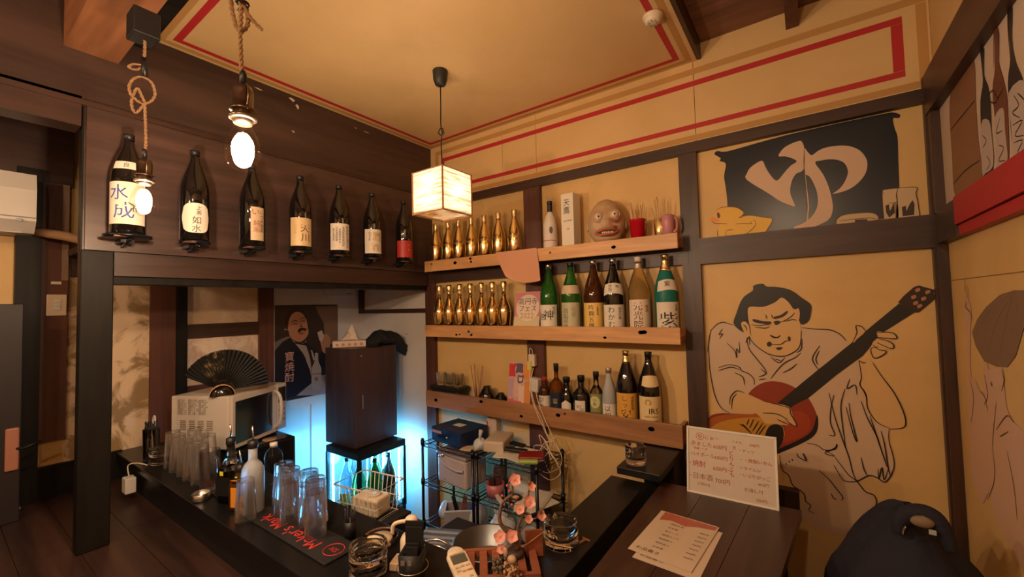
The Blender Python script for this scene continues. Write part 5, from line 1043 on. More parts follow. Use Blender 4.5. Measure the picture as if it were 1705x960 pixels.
T = boxed('cash_box', 'dark navy metal cash box on top of the rack', 'box', (.43, -.215, ZR), (.27, .22, .085), mat('navy_metal', (.012, .022, .075), .35), -6)
MB().box(-.125, -.04, -.1112, -.1102, .052, .068).build('label_strip', flat((.45, .30, .32)), T); MB().lathe([(0, 0), (.008, 0), (.008, .004)], 12).xf(Matrix.Translation((.01, -.1101, .04)) @ Matrix.Rotation(pi / 2, 4, 'X')).build('keyhole', chrome, T); MB().box(-.04, .03, -.02, .03, .0852, .0865).build('sticker', paper, T); MB().bbox(-.07, .0, -.115, -.1102, .03, .044, .001).build('catch', blackm, T)
ZR2 = -.0415
T = thing('plastic_canister', 'milky plastic tub with a lever lid on the middle rack shelf', 'container', (.475, -.25, ZR2), radians(-6))
milky = mat('milky_plastic', (.55, .47, .48), .3)
MB().bbox(-.125, .125, -.085, .085, 0, .165, .014).build('tub', milky, T); MB().bbox(-.13, .13, -.09, .09, .1655, .188, .006).build('lid', film('lid_film', (.45, .38, .40), .9), T)
MB().tube(smooth([(-.10, -.094, .15), (-.04, -.098, .12), (.05, -.098, .105), (.11, -.094, .11)], 4), .007, 8).build('lever', milky, T); MB().ball((-.07, -.088, .165), .012, 10, 8).build('knob', steel, T); MB().ball((-.06, -.088, .03), .005, 8, 6).build('stud', steel, T)
ZB = -.2865
T = thing('open_crate', 'small open white crate with tools on the lower rack shelf', 'crate', (.50, -.29, ZB + .02), radians(38)); cm_ = mat('crate_grey', (.36, .33, .34), .4)
MB().box(-.09, .09, -.06, .06, 0, .004).build('bottom', cm_, T)
for a in ((-.09, .09, -.062, -.058), (-.09, .09, .058, .062), (-.092, -.088, -.058, .058), (.088, .092, -.058, .058)): MB().box(*a, .004, .10).build('side', cm_, T)
MB().box(-.096, .096, -.066, -.057, .10, .106).box(-.096, .096, .057, .066, .10, .106).box(-.096, -.087, -.057, .057, .10, .106).box(.087, .096, -.057, .057, .10, .106).build('rim', whitep, T)
for i, (lb, d_, m_, rr_) in enumerate((('brown wooden spatula leaning in the small crate', (.0, .0), mat('brown_wood', (.22, .07, .04), .5), (.25, .05)), ('black tool leaning in the small crate', (-.03, .01), black, (-.1, .2)), ('blue handled tool in the small crate', (.05, .0), mat('blue_plastic', (.02, .06, .5), .3), (.3, -.1)))):
    T2 = thing('kitchen_tool', lb, 'tool', (.50 + d_[0], -.29 + d_[1], ZB + .03)); MB().bbox(-.014, .014, -.004, .004, 0, .17 - .02 * i, .003, rot=Matrix.Rotation(rr_[0], 3, 'Y') @ Matrix.Rotation(rr_[1], 3, 'X'), piv=(0, 0, 0)).build('handle', m_, T2)
bagm = film('bag_film', (.72, .74, .78), .72, .25); bagw = mat('white_bag', (.62, .62, .64), .35, bump=.5, nscale=20)
def bag(lb, c, r_, seed, m, name='plastic_bag', extra=None):
    T = thing(name, lb, 'bag', c); b_ = blob((0, 0, r_[2] * .95), r_, seed, .22); b_.v = [(x, y, max(0, z_)) for x, y, z_ in b_.v]; b_.build('bag', m, T)
    if extra == 'handles':
        for s_ in (-1, 1): MB().tube(smooth([(s_ * .03, -.02, r_[2] * 1.6), (s_ * .045, -.025, r_[2] * 2.1), (s_ * .02, -.02, r_[2] * 2.3), (s_ * .005, -.02, r_[2] * 1.7)], 4), .006, 6).build('handle', m, T)
    return T
bag('clear crinkled plastic bag left of the crate on the low rack shelf', (.345, -.24, ZB + .0), (.06, .07, .045), 1, bagm)
bag('clear plastic bag slumped between crate and rack post', (.605, -.26, ZB), (.048, .07, .075), 2, bagm)
bag('round white carrier bag with tied handles behind the blossoms', (.795, -.27, ZB), (.075, .08, .085), 5, bagw, extra='handles')
bag('grey plastic bag beside the white carrier bag', (.985, -.25, ZB), (.07, .08, .075), 8, mat('grey_bag', (.38, .36, .37), .4, bump=.5, nscale=20))
# mid shelf right rack
T = thing('pink_tub', 'round pink cup with clear cups stacked inside', 'cup', (.755, -.29, ZR2)); MB().lathe([(0, 0), (.048, 0), (.052, .07), (.049, .07), (.045, .004), (0, .004)], 26).build('cup', mat('pink_plastic', (.50, .16, .18), .35), T)
for k in (-1, 1): MB().lathe([(.018, .006), (.024, .10), (.0225, .10), (.0165, .008)], 14, (k * .019, 0, 0)).build('clear_cup', g_tum, T)
T = thing('jar', 'smoky brown jar standing behind the pink cup', 'jar', (.715, -.19, ZR2)); MB().lathe([(0, 0), (.038, 0), (.040, .09), (.036, .105), (.036, .115), (0, .115)], 22).build('jar', mat('smoke_plastic', (.09, .06, .055), .25), T)
T = thing('tape_roll', 'roll of dark tape lying on the middle rack shelf', 'tape', (.90, -.305, ZR2)); MB().lathe([(.020, 0), (.037, 0), (.037, .032), (.020, .032), (.020, 0)], 26).build('tape', mat('tape_brown', (.03, .02, .015), .3), T); MB().lathe([(.0175, .001), (.0198, .001), (.0198, .031), (.0175, .031), (.0175, .001)], 22).build('core', paperb, T)
boxed('stick_lighter', 'cream stick lighter lying across the middle rack shelf', 'lighter', (.835, -.355, ZR2 + .012), (.11, .022, .016), creamp, -35)
bag('crumpled grey clear bag behind the tape roll', (.86, -.19, ZR2), (.075, .05, .032), 11, bagm)
for i, (x, y, rz, lb) in enumerate(((.985, -.24, 12, 'upper white paper of the loose pile on the middle rack shelf'), (1.01, -.27, -20, 'second white paper of the loose pile on the middle rack shelf'), (.97, -.28, 30, 'third white paper of the loose pile on the middle rack shelf'))):
    boxed('loose_paper', lb, 'paper', (x, y, ZR2 + .022 - .008 * i), (.15, .19, .003), paper, rz, .001, 'papers on the middle rack shelf')
for i, lb in enumerate(('blue striped pen lying at the front of the middle rack shelf', 'grey pen lying beside the striped pen')):
    T = thing('pen', lb, 'pen', (.82 + .06 * i, -.352 + .02 * i, ZR2 + .005)); MB().tube([(-.06, 0, 0), (.06, -.006, 0)], .0045, 8).build('barrel', (mat('blue_pen', (.10, .14, .30), .3), mat('grey_pen', (.3, .3, .32), .3))[i], T)
# top of the right rack
T = boxed('carton', 'pale patterned drink carton standing at the wall behind the rack', 'carton', (.575, -.06, ZR), (.07, .06, .12), mat('carton_print', (.60, .48, .42), .5), 8); MB().box(-.034, -.026, -.0315, -.0302, .01, .10).build('printed_stripe', flat((.4, .05, .08)), T)
T = boxed('tissue_pack', 'cream packet wrapped in clear film on the rack top', 'packet', (.72, -.20, ZR), (.12, .20, .060), mat('packet_cream', (.62, .48, .33), .5), 18, .008)
MB().bbox(-.062, .062, -.102, .102, -.0, .064, .010).build('film', film('wrap_film', (.8, .8, .8), .22, .1), T)
T = thing('clear_bag', 'little clear plastic bag with a twisted top on the rack edge', 'bag', (.65, -.29, ZR)); b_ = blob((0, 0, .03), (.035, .03, .034), 21, .2); b_.v = [(x, y, max(0, z_)) for x, y, z_ in b_.v]; b_.tube([(0, 0, .055), (.004, 0, .08), (.012, .0, .11)], .006, 7, r2=.013); b_.build('bag', bagm, T)
boxed('paper_pad', 'flat pale pad at the front edge of the rack top', 'paper', (.60, -.315, ZR), (.10, .075, .006), paperb, 10, .002)
for i, (x, y, d, rz, m_, lb) in enumerate(((.845, -.27, (.16, .12, .004), 20, paper, 'large white sheet spread on the rack top under the remotes'), (.93, -.30, (.15, .10, .004), -12, paper, 'white sheet fanned out at the front of the rack top'), (.98, -.26, (.12, .12, .004), 35, paperb, 'beige sheet at the far end of the rack top'), (.90, -.20, (.14, .06, .004), 5, paper, 'white strip of paper between the black remotes'))):
    boxed('loose_paper', lb, 'paper', (x, y, ZR + .0045 * i), d, m_, rz, .001, 'papers on the rack top')
boxed('remote_control', 'slim black remote at the back of the rack top', 'remote', (.83, -.17, ZR + .019), (.10, .035, .014), black, -8); boxed('remote_control', 'slim black remote with a blue end on the papers', 'remote', (.875, -.255, ZR + .0205), (.13, .036, .014), black, 12)
boxed('red_wallet', 'dark red booklet on the papers beside the cord loop', 'booklet', (.985, -.27, ZR + .0185), (.13, .10, .012), mat('dark_red_cover', (.26, .012, .02), .4), 28)
boxed('green_packet', 'shiny yellow green packet hanging over the rack edge', 'packet', (1.01, -.335, ZR + .005), (.10, .035, .022), mat('lime_packet', (.32, .42, .08), .3), 28, .008)
# steel pan, striped tray, hoses on the kitchen side
T = thing('steel_bowl', 'large brushed steel pan on the kitchen side behind the remote', 'pan', (1.13, -.83, -.02)); MB().lathe([(0, .004), (.108, .004), (.122, .012), (.128, .085), (.134, .090), (.134, .094), (.126, .093), (.118, .014), (.106, .010), (0, .010)], 40).build('pan', mat('dull_steel', (.22, .23, .24), .38, 1.), T)
T = thing('drying_shelf', 'white metal kitchen work shelf below the pan', 'shelf', (1.10, -.80, ZK)); MB().bbox(-.34, .36, -.22, .20, .54, .575, .004).build('top', mat('dark_worktop', (.02, .02, .024), .35), T)
for x, y in ((-.30, -.18), (.32, -.18), (-.30, .16), (.32, .16)): MB().tube([(x, y, 0), (x, y, .54)], .012, 8).build('leg', blackm, T)
ZW = ZK + .5755
T = thing('folded_cloth', 'blue and white ribbed tray between the fridge and the napkin holder', 'tray', (.83, -.79, ZW)); 
for k in range(7): MB().bbox(-.09, .09, -.075 + k * .021, -.058 + k * .021, 0, .012, .004).build('rib', mat('pale_blue_rib' if k % 2 else 'slate_rib', (.38, .46, .58) if k % 2 else (.14, .18, .26), .35), T)
for o_ in (T,): o_.rotation_euler = (0, 0, radians(25))
T = thing('coiled_hose', 'coiled chrome cable behind the napkin holder', 'cable', (.95, -.935, ZW)); mb = MB()
for k in range(4): mb.tube(smooth([((.055 + .008 * k) * cos(a), (.05 + .006 * k) * sin(a), .01 + .014 * k + .01 * sin(a * 2 + k)) for a in [j * pi / 6 for j in range(12)]], 3, True), .006, 8, closed=True)
mb.build('coil', chrome, T); MB().lathe([(0, 0), (.02, 0), (.02, .03), (.012, .05), (0, .05)], 16, (.0, .0, .0)).build('nozzle', creamp, T)

# ================================================================== ON THE COUNTER
Z = ZT0
def on(px, py): p = PZ(px, py, Z); return (p.x, p.y, Z + .0006)
# bar mats
def barmat(lb, x0, x1, y0, y1, text, sz, cnt=1):
    T = thing('bar_mat', lb, 'bar mat', ((x0 + x1) / 2, (y0 + y1) / 2, Z + .0004)); hx, hy = (x1 - x0) / 2, (y1 - y0) / 2
    MB().bbox(-hx, hx, -hy, hy, 0, .006, .002).build('mat', mat('mat_rubber', (.010, .009, .010), .6), T)
    fm = lambda a_, b_: Vector((-a_, -b_, .0066)); mb = MB(); letters(mb, text, fm, sz, .02, -sz * .32 + .018, False); mb.build('lettering', mat('mat_red', (.62, .035, .03), .5), T)
    MB().tube([fm(-hx + .045 + .032 * cos(a), .0 + .030 * sin(a)) for a in [k * pi / 12 for k in range(24)]], .0014, 4, closed=True).build('ring', mat('mat_red', (.62, .035, .03), .5), T)
    mb = MB(); letters(mb, 'SIV', fm, .026, -hx + .045, -.009, False); mb.build('lettering', mat('mat_red', (.62, .035, .03), .5), T)
    return T
barmat('black bar mat with red lettering under the double row of lit glasses', .545, 1.055, -1.463, -1.350, "Maker's Mark", .062)
barmat('black bar mat with red lettering under the glasses by the microwave', -.33, .33, -1.452, -1.366, "Maker's Mark", .062)
ZM2 = Z + .0072
def ont(px, py, z_=ZM2): p = PZ(px, py, z_); return (p.x, p.y, z_)
gl = 'upturned tumblers on the mat by the microwave'; h_ = .135
for (x_, y_), lb in (((-.27, -1.437), 'upturned tumbler nearest the ashtray on the mat by the microwave'), ((-.185, -1.440), 'second upturned tumbler from the ashtray, front row'), ((-.10, -1.437), 'middle upturned tumbler of the front row by the microwave'), ((-.015, -1.440), 'fourth upturned tumbler from the ashtray, front row'), ((.07, -1.437), 'upturned tumbler next to the glass mug'), ((-.228, -1.366), 'upturned tumbler in the back row at the ashtray end'), ((-.142, -1.366), 'upturned tumbler in the middle of the back row'), ((-.056, -1.366), 'upturned tumbler at the mug end of the back row')):
    tumbler('tumbler', lb, 'glass', (x_, y_, ZM2), .165, .035, .026, True, gl)
T = tumbler('beer_mug', 'clear glass mug with a handle beside the square bottles', 'mug', (.165, -1.437, ZM2), .155, .036, .034, False, None, .004, .014)
MB().tube(smooth([(.035, -.0, .13), (.06, 0, .125), (.066, 0, .08), (.058, 0, .03), (.034, 0, .025)], 5), .0055, 10).build('handle', g_clear, T)
gl2 = 'upturned tumblers stacked on the lettered mat'
tw = [((.585, -1.474), 0, 'single upturned tumbler in front of the frosted bottle'), ((.655, -1.378), 1, 'fourth stack from the near end'), ((.732, -1.395), 1, 'third stack from the near end'), ((.808, -1.372), 1, 'second stack from the near end'), ((.885, -1.392), 1, 'stack at the near end')]
for (x_, y_), dbl, lb in tw:
    tumbler('tumbler', lb if not dbl else 'lower upturned tumbler of the ' + lb + ' of the lettered mat', 'glass', (x_, y_, ZM2), .14, .034, .025, True, gl2)
    if dbl: tumbler('tumbler', 'upper upturned tumbler of the ' + lb + ' of the lettered mat', 'glass', (x_, y_, ZM2 + .040), .14, .0375, .0288, True, gl2)
# bottles with pourers
def pourer(T, z_, r):
    MB().lathe([(0, z_ - .004), (r + .001, z_ - .004), (r + .003, z_), (r + .003, z_ + .022), (r * .5, z_ + .026), (0, z_ + .026)], 16).build('stopper', black, T)
    MB().tube([(0, 0, z_ + .026), (.001, 0, z_ + .05), (-.004, .0, z_ + .075)], .0035, 8, r2=.0028).build('spout', chrome, T)
def sq_bottle(lb, loc, w_, h_, sh, gm, liquid=None, lab=None, rz=0., sq=5, nr=.0135, name='liquor_bottle'):
    T = thing(name, lb, 'bottle', loc, rz, None); pr = [(0, 0), (w_ * .93, 0), (w_, .006), (w_, sh), (w_ * .9, sh + .014)]
    mb = MB().lathe(pr, 32, sq=sq); mb.lathe([(w_ * .9, sh + .014), (w_ * .55, sh + .035), (nr * 1.15, sh + .05), (nr, h_)], 24); mb.build('body', gm, T)
    if liquid: MB().lathe([(0, .004), (w_ * .94, .004), (w_ * .95, sh * liquid[0]), (0, sh * liquid[0] + .0005)], 32, sq=sq).build('liquor', liquid[1], T)
    pourer(T, h_, nr); return T
c = ont(384, 832, Z + .0008)
T = sq_bottle('clear square shouldered bottle with a yellow tag and dark label half full of liquor', c, .034, .215, .125, g_clear, (.90, mat('dark_liquor', (.06, .025, .01), .1)), None, radians(20))
MB().bbox(-.013, .004, -.0355, -.0345, .105, .121, .0003).build('tag', mat('yellow_tag', (.75, .70, .05), .5), T); MB().box(-.033, .033, -.0352, -.0342, .03, .10).build('label', black, T)
c = ont(400, 845, Z + .0008)
T = sq_bottle('short square bottle of amber liquor with an orange label', c, .029, .135, .085, g_amber, (.92, mat('amber_liquor', (.26, .08, .008), .12)), None, radians(25))
MB().box(-.012, .014, -.0308, -.0295, .015, .085).build('label', mat('orange_print', (.75, .28, .02), .4), T)
MB().lathe([(0, 0), (.014, .001), (0, .002)], 12, (.004, -.030, .110), sx=1.4, sy=.3).build('medallion', mat('orange_print', (.75, .28, .02), .4), T)
c = ont(421, 851, Z + .0008)
T = thing('vodka_bottle', 'tall round frosted glass bottle with a steel pourer', 'bottle', c)
MB().lathe([(0, 0), (.034, 0), (.0375, .006), (.0375, .135), (.035, .155), (.027, .172), (.0165, .183), (.0145, .19), (.0145, .232)], 30).build('body', g_frost, T); pourer(T, .232, .0145)
for aa, zz, rr_ in ((-35, .07, .013), (-40, .105, .010), (5, .04, .012)): label_patch(.0378, zz - rr_, zz + rr_, radians(aa), rr_ / .0378, 12, circ).build('etched_spot', mat('etched_grey', (.22, .21, .23), .5), T)
T = thing('water_bottle', 'clear plastic water bottle with a white cap behind the frosted bottle', 'bottle', (.33, -1.262, Z + .0006)); T.scale = (.95, .95, .80); MB().lathe([(0, 0), (.032, 0), (.034, .006), (.033, .04), (.034, .07), (.033, .11), (.034, .14), (.028, .165), (.014, .185), (.0125, .195)], 24, sq=3).build('body', thin('pet_plastic', (.90, .94, .97), .25, .06), T); MB().lathe([(.015, .190), (.0152, .212), (0, .213)], 18).build('cap', whitep, T)
# ashtrays
def ashtray(lb, c, r, h_, group='cut glass ashtrays'):
    T = thing('glass_ashtray', lb, 'ashtray', c, 0, group); mb = MB(); n = 48; prof = [(r * .93, 0), (r * .98, .003), (r * 1.0, h_ * .33), (r * .985, h_ * .36), (r * 1.0, h_ * .40), (r * .99, h_ * .66), (r * .975, h_ * .69), (r, h_ * .73), (r * .99, h_ * .96), (r * .95, h_), (r * .86, h_), (r * .82, h_ * .93), (r * .76, h_ * .45), (r * .60, h_ * .28), (0, h_ * .25)]
    vs = []
    for rr_, z_ in prof:
        for i in range(n):
            a = 2 * pi * i / n; k = 1 + .008 * cos(12 * a) * (rr_ > r * .9); zz = z_
            if z_ > h_ * .8 and min(abs((a - b + pi) % (2 * pi) - pi) for b in (.6, .6 + 2 * pi / 3, .6 + 4 * pi / 3)) < .11: zz = h_ * .80
            vs.append((rr_ * k * cos(a), rr_ * k * sin(a), zz))
    mb.add(vs, [(j * n + i, j * n + (i + 1) % n, (j + 1) * n + (i + 1) % n, (j + 1) * n + i) for j in range(len(prof) - 1) for i in range(n)] + [tuple(range(n))], True); mb.build('dish', g_clear, T); return T
c = on(268, 770); ashtray('cut glass ashtray at the far end of the counter by the straw glass', (c[0], c[1] + .005, c[2]), .052, .038); ashtray('cut glass ashtray stacked on another by the straw glass', (c[0] + .002, c[1] + .004, c[2] + .0385), .052, .036)
c = on(931, 903); ashtray('large cut glass ashtray beside the plum blossom ornament', (1.562, -1.0, Z + .0006), .052, .070)
ashtray('lower of two stacked cut glass ashtrays beside the bar mat', (1.190, -1.415, Z + .0006), .050, .040); ashtray('upper of two stacked cut glass ashtrays beside the bar mat', (1.188, -1.413, Z + .041), .051, .042)
ashtray('cut glass ashtray on the raised black ledge under the shelf', (1.590, -.40, .3305), .042, .075)
T = thing('steel_ashtray', 'round steel ashtray at the counter edge before the mat', 'ashtray', (on(333, 832)[0], -1.492, Z + .0006)); MB().lathe([(0, 0), (.030, 0), (.0315, .004), (.0315, .026), (.029, .028), (.028, .026), (.027, .004), (0, .004)], 30).build('dish', steel, T)
T = thing('glass_dish', 'clear glass lid with cream contents between the mat and the ashtrays', 'dish', (1.09, -1.30, Z + .0006)); MB().lathe([(0, .002), (.045, .002), (.055, .02), (.052, .022), (.042, .006), (0, .006)], 30).build('dish', g_clear, T); MB().lathe([(0, .0065), (.038, .0065), (.036, .018), (0, .022)], 20).build('cream_disc', creamp, T)
# straw glass
T = thing('straw_glass', 'tall glass stuffed with black straws beside the plaster wall', 'glass', (on(247, 765)[0], on(247, 765)[1] + .01, Z + .0006)); MB().lathe([(0, 0), (.030, 0), (.031, .003), (.034, .15), (.032, .15), (.029, .008), (0, .008)], 24).build('glass', g_clear, T)
mb = MB(); MB().bbox(-.026, .026, -.022, .024, .010, .165, .006, rot=Matrix.Rotation(.05, 3, 'Y')).build('straw_bundle', mat('straw_black', (.008, .008, .009), .45), T)
for k in range(14): a = k * 2.4; MB().tube([(.018 * cos(a), .016 * sin(a), .10), (.026 * cos(a), .022 * sin(a), .178 + .006 * (k % 3))], .0035, 6).build('straw', mat('straw_black', (.008, .008, .009), .45), T)
MB().tube(smooth([(-.004, .01, .12), (-.012, .01, .19), (.004, .01, .212), (.020, .01, .200), (.016, .01, .12)], 4), .004, 6).build('tongs', whitep, T)
# wall plug on the left end
T = thing('power_strip', 'white power tap hanging beside the counter end at the black post', 'power tap', (-.45, -1.552, .165)); MB().bbox(-.03, .03, -.02, .02, 0, .07, .004).build('body', whitep, T); MB().tube(smooth([(0, 0, .07), (-.02, .0, .12), (.0, .03, .125), (.03, .06, .112)], 5), .003, 6).build('cord', creamp, T)
# wire basket
T = thing('wire_basket', 'white wire basket holding a cream carton beside the lit tumblers', 'basket', (.86, -1.20, Z + .0006 - .12), radians(8)); mb = MB(); wm = mat('white_wire', (.68, .66, .64), .35)
for z_, e in ((.0, .0), (.05, .006), (.115, .016)): mb.tube(smooth([(-.09 - e, -.06 - e, z_), (.09 + e, -.06 - e, z_), (.09 + e, .06 + e, z_), (-.09 - e, .06 + e, z_)], 1, True), .003 if z_ > .1 else .002, 6, closed=True)
for k in range(9):
    x_ = -.08 + .02 * k; mb.tube([(x_ * 1.15, -.076, .115), (x_, -.06, 0), (x_, .06, 0), (x_ * 1.15, .076, .115)], .0014, 5)
mb.build('wire', wm, T); T.location = (.80, -1.13, Z - .05)
T = thing('basket_carton', 'cream carton lying in the white wire basket', 'carton', (.81, -1.13, Z - .0475), radians(15)); MB().bbox(-.06, .06, -.04, .04, 0, .065, .008).build('carton', creamp, T); MB().lathe([(0, 0), (.02, 0), (.022, .01), (0, .012)], 12, (.02, 0, .0652)).build('cap', whitep, T)
boxed('basket_stand', 'black side shelf carrying the white wire basket', 'shelf', (.80, -1.12, ZK), (.26, .17, Z - .0515 - ZK), mat('black_front', (.010, .010, .013), .45))
T = thing('black_picks', 'bundle of black stirring sticks beside the last tumbler', 'sticks', (.985, -1.335, Z + .0006)); 
MB().lathe([(0, 0), (.017, 0), (.019, .055), (.017, .055), (.015, .003)], 14).build('cup', black, T)
for k in range(9): a = k * .75; MB().tube([(.008 * cos(a), .008 * sin(a), .01), (.016 * cos(a), .016 * sin(a), .085 + .004 * (k % 3))], .002, 5).build('stick', black, T)
# napkin holder, pump bottles
cb = mat('napkin_black', (.009, .009, .010), .5)
T = thing('napkin_holder', 'black cutlery cup with black napkins in a thin wire ring', 'holder', (1.335, -1.385, Z + .0006), radians(30))
MB().lathe([(0, 0), (.034, 0), (.040, .095), (.037, .095), (.031, .004), (0, .004)], 4, ph=pi / 4).build('cup', cb, T)
for k, (y_, h2) in enumerate(((.018, .16), (.008, .15), (-.004, .115), (-.014, .11))): MB().box(-.024 + .004 * k, .024 - .006 * (k > 1), y_ - .003, y_ + .003, .006, h2).build('napkin', cb, T)
for k in range(2): MB().box(-.02 + k * .018, -.010 + k * .018, -.0325, -.0315, .074, .086).build('printed_mark', flat((.18, .16, .15)), T)
MB().tube([(.040 * cos(a), .040 * sin(a), .055) for a in [k * pi / 12 for k in range(24)]], .0012, 5, closed=True).build('ring', chrome, T)
def pump(lb, c, h_, rz, sq=0):
    T = thing('pump_dispenser', lb, 'dispenser', c, rz); MB().lathe([(0, 0), (.030, 0), (.032, .004), (.031, h_ * .62), (.026, h_ * .70), (.013, h_ * .74), (.013, h_ * .78)], 24).build('bottle', creamp, T)
    MB().lathe([(.0155, h_ * .755), (.0155, h_ * .83), (.008, h_ * .84), (.005, h_ * .86), (.005, h_ * .95)], 16).build('collar', creamp, T)
    MB().ball((0, 0, h_ * .99), .0185, 16, 10, 1, 1, .75).build('pump_head', creamp, T); MB().tube(smooth([(0, 0, h_ * .985), (-.03, 0, h_ * .965), (-.050, 0, h_ * .90), (-.054, 0, h_ * .72)], 4), .0055, 8).build('nozzle', creamp, T); return T
pump('cream pump bottle with a round head and bent nozzle beside the napkin cup', (1.275, -1.335, Z + .0006), .135, radians(35))
T = boxed('cream_pouch', 'cream cardboard wedge lying between the ashtrays and the pump bottle', 'packet', (1.235, -1.345, Z + .0006), (.040, .05, .022), mat('pouch_cream', (.62, .44, .30), .5), 25, .003)
T = thing('grey_cap', 'small grey plastic cap beside the pump nozzle', 'cap', (1.225, -1.29, Z + .0006)); MB().lathe([(0, 0), (.014, 0), (.011, .04), (0, .042)], 14).build('cap', mat('grey_plastic', (.28, .28, .33), .4), T)
# wooden slatted tray with AC remote
woodr = wood('reddish_slat', (.16, .045, .022), (.34, .11, .055), 'x', .4, 8, .08)
T = thing('slatted_stand', 'reddish wooden slatted stand under the blossom ornament', 'stand', (1.470, -1.205, Z + .0006), radians(40)); S_ = T
MB().bbox(-.115, .115, -.068, -.056, 0, .022, .002).build('side_rail', woodr, T); MB().bbox(-.115, .115, .056, .068, 0, .022, .002).build('side_rail', woodr, T)
for k in range(7): x_ = -.105 + k * .035; MB().bbox(x_ - .011, x_ + .011, -.0555, .0555, .006, .020, .002).build('slat', woodr, T)
T = thing('remote_control', 'cream air conditioner remote resting on the slatted stand', 'remote', (1.425, -1.292, Z + .018), 0)
rm = Matrix.Rotation(radians(35), 4, 'Z') @ Matrix.Rotation(radians(0), 4, 'X')
T.rotation_euler = (radians(12), 0, radians(62)); MB().bbox(-.0285, .0285, -.085, .06, 0, .016, .006).build('body', creamp, T)
MB().lathe([(0, 0), (.024, 0), (.024, .014), (.021, .016), (0, .016)], 24, (0, .058, .0)).build('end', creamp, T)
MB().bbox(-.021, .021, .018, .048, .0162, .0172, .0004).build('screen', mat('lcd', (.085, .09, .07), .2), T)
for x_, y_, w_ in ((-.014, .006, .005), (.0, .007, .006), (.015, .006, .006), (-.014, -.006, .005), (.0, -.010, .006), (.015, -.010, .007), (-.012, -.03, .005), (.012, -.03, .005)): MB().bbox(x_ - w_, x_ + w_, y_ - .0028, y_ + .0028, .0162, .0178, .001).build('button', flat((.45, .36, .28)) if w_ < .007 else mat('orange_button', (.5, .18, .08), .4), T)
# plum blossom ornament
T = thing('blossom_ornament', 'plum blossom ornament with twisted brown branches on a small base', 'ornament', (1.500, -1.155, Z + .021)); O3 = Vector(T.location)
def qp(px, py, d=0.): return atd(px, py, O3, d)
bark = mat('bark', (.16, .08, .04), .7, noise=.5, nscale=60, bump=.6)
MB().lathe([(0, 0), (.024, 0), (.026, .012), (.020, .018), (0, .018)], 18).build('base', mat('ornament_base', (.05, .03, .025), .5), T)
MB().tube(smooth([qp(843, 884), qp(833, 870), qp(832, 855), qp(836, 838), qp(845, 828), qp(853, 822), qp(853, 805)], 5), lambda t: .0062 - .0035 * t, 8).build('branch', bark, T)
MB().tube(smooth([(0, 0, .015), qp(866, 900), qp(862, 880), qp(868, 862), qp(876, 845), qp(880, 820), qp(882, 800)], 5), lambda t: .0058 - .004 * t, 8).build('branch', bark, T)
MB().tube(smooth([qp(866, 885), qp(880, 868), qp(896, 860), qp(902, 850)], 4), .0022, 6).build('branch', bark, T); MB().tube(smooth([qp(853, 822), qp(846, 812), qp(848, 800), qp(858, 790)], 4), .0016, 6).build('branch', bark, T)
MB().tube(smooth([(0, 0, .012), qp(858, 905), qp(850, 895), qp(843, 884)], 4), .006, 8).build('branch', bark, T)
petal = mat('blossom_pink', (.68, .30, .25), .6, noise=.25, nscale=90); stam = mat('stamen_yellow', (.62, .36, .12), .6)
for (px, py, s_, nr) in ((857, 799, 1.15, .2), (884, 810, .85, .8), (881, 836, 1.15, .5), (866, 848, .95, -.3), (880, 864, .8, .3), (900, 858, .95, 1.1), (833, 894, 1.15, -.3), (852, 893, 1.2, .2), (835, 914, .9, -.5)):
    c = qp(px, py, -.006 if s_ > 1 else 0); vd = (CAMP - (O3 + c)).normalized(); nn = (vd + Vector((nr * .5, nr * .2, .25))).normalized(); u_, v_ = frame(nn); L_ = .0138 * s_
    fl_ = MB(); 
    for k in range(7): a = k * .9; fl_.tube([c, c + nn * .005 * s_ + (u_ * cos(a) + v_ * sin(a)) * .0035 * s_], .0005, 4)
    F_ = fl_.ball(c, .0022 * s_, 8, 6).build('flower', stam, T, label='pink plum flower')
    for k in range(5):
        a = k * 2 * pi / 5 + px; d_ = u_ * cos(a) + v_ * sin(a); e_ = u_ * -sin(a) + v_ * cos(a); vs = []
        for i in range(5):
            t = i / 4; wv = sin(pi * (.15 + .80 * t)) * L_ * .62
            for j in (-1, 0, 1): vs.append(c + d_ * L_ * (.12 + t) + e_ * wv * j + nn * (L_ * .45 * t * t + abs(j) * L_ * .12 + .0004 * k))
        MB().add(vs, [(3 * i + j, 3 * i + j + 1, 3 * i + j + 4, 3 * i + j + 3) for i in range(4) for j in range(2)], True).build('petal', petal, F_)
for px, py in ((845, 808), (836, 825), (860, 829), (852, 840), (848, 817)): MB().ball(qp(px, py, -.004), .0042, 10, 8).build('bud', mat('bud_red', (.50, .07, .05), .4), T)
# nut cluster ornament
T = thing('nut_ornament', 'cluster ornament of small beige nuts and pods at the counter corner', 'ornament', (1.530, -1.235, Z + .001)); rq = random.Random(8); nm = mat('nut_beige', (.40, .25, .13), .5, noise=.3, nscale=120)
O4 = Vector(T.location)
MB().lathe([(0, 0), (.022, 0), (.020, .012), (0, .014)], 16).build('base', bark, T); mb = MB()
for k in range(70):
    a = rq.uniform(0, 6.28); t = rq.random(); rr_ = .030 * (1 - t * .55) * math.sqrt(rq.uniform(.3, 1)); mb.ball((.012 + rr_ * cos(a), rr_ * sin(a), .014 + .040 * t), rq.uniform(.0032, .0048), 7, 5)
o = mb.build('nuts', nm, T, label='heap of little beige nuts'); o['kind'] = 'stuff'; mb = MB()
for k in range(26): a = rq.uniform(0, 6.28); rr_ = rq.uniform(.006, .024); mb.ball((-.026 + rr_ * cos(a) * .8, rr_ * sin(a), .014 + rq.uniform(0, .038)), rq.uniform(.004, .006), 7, 5)
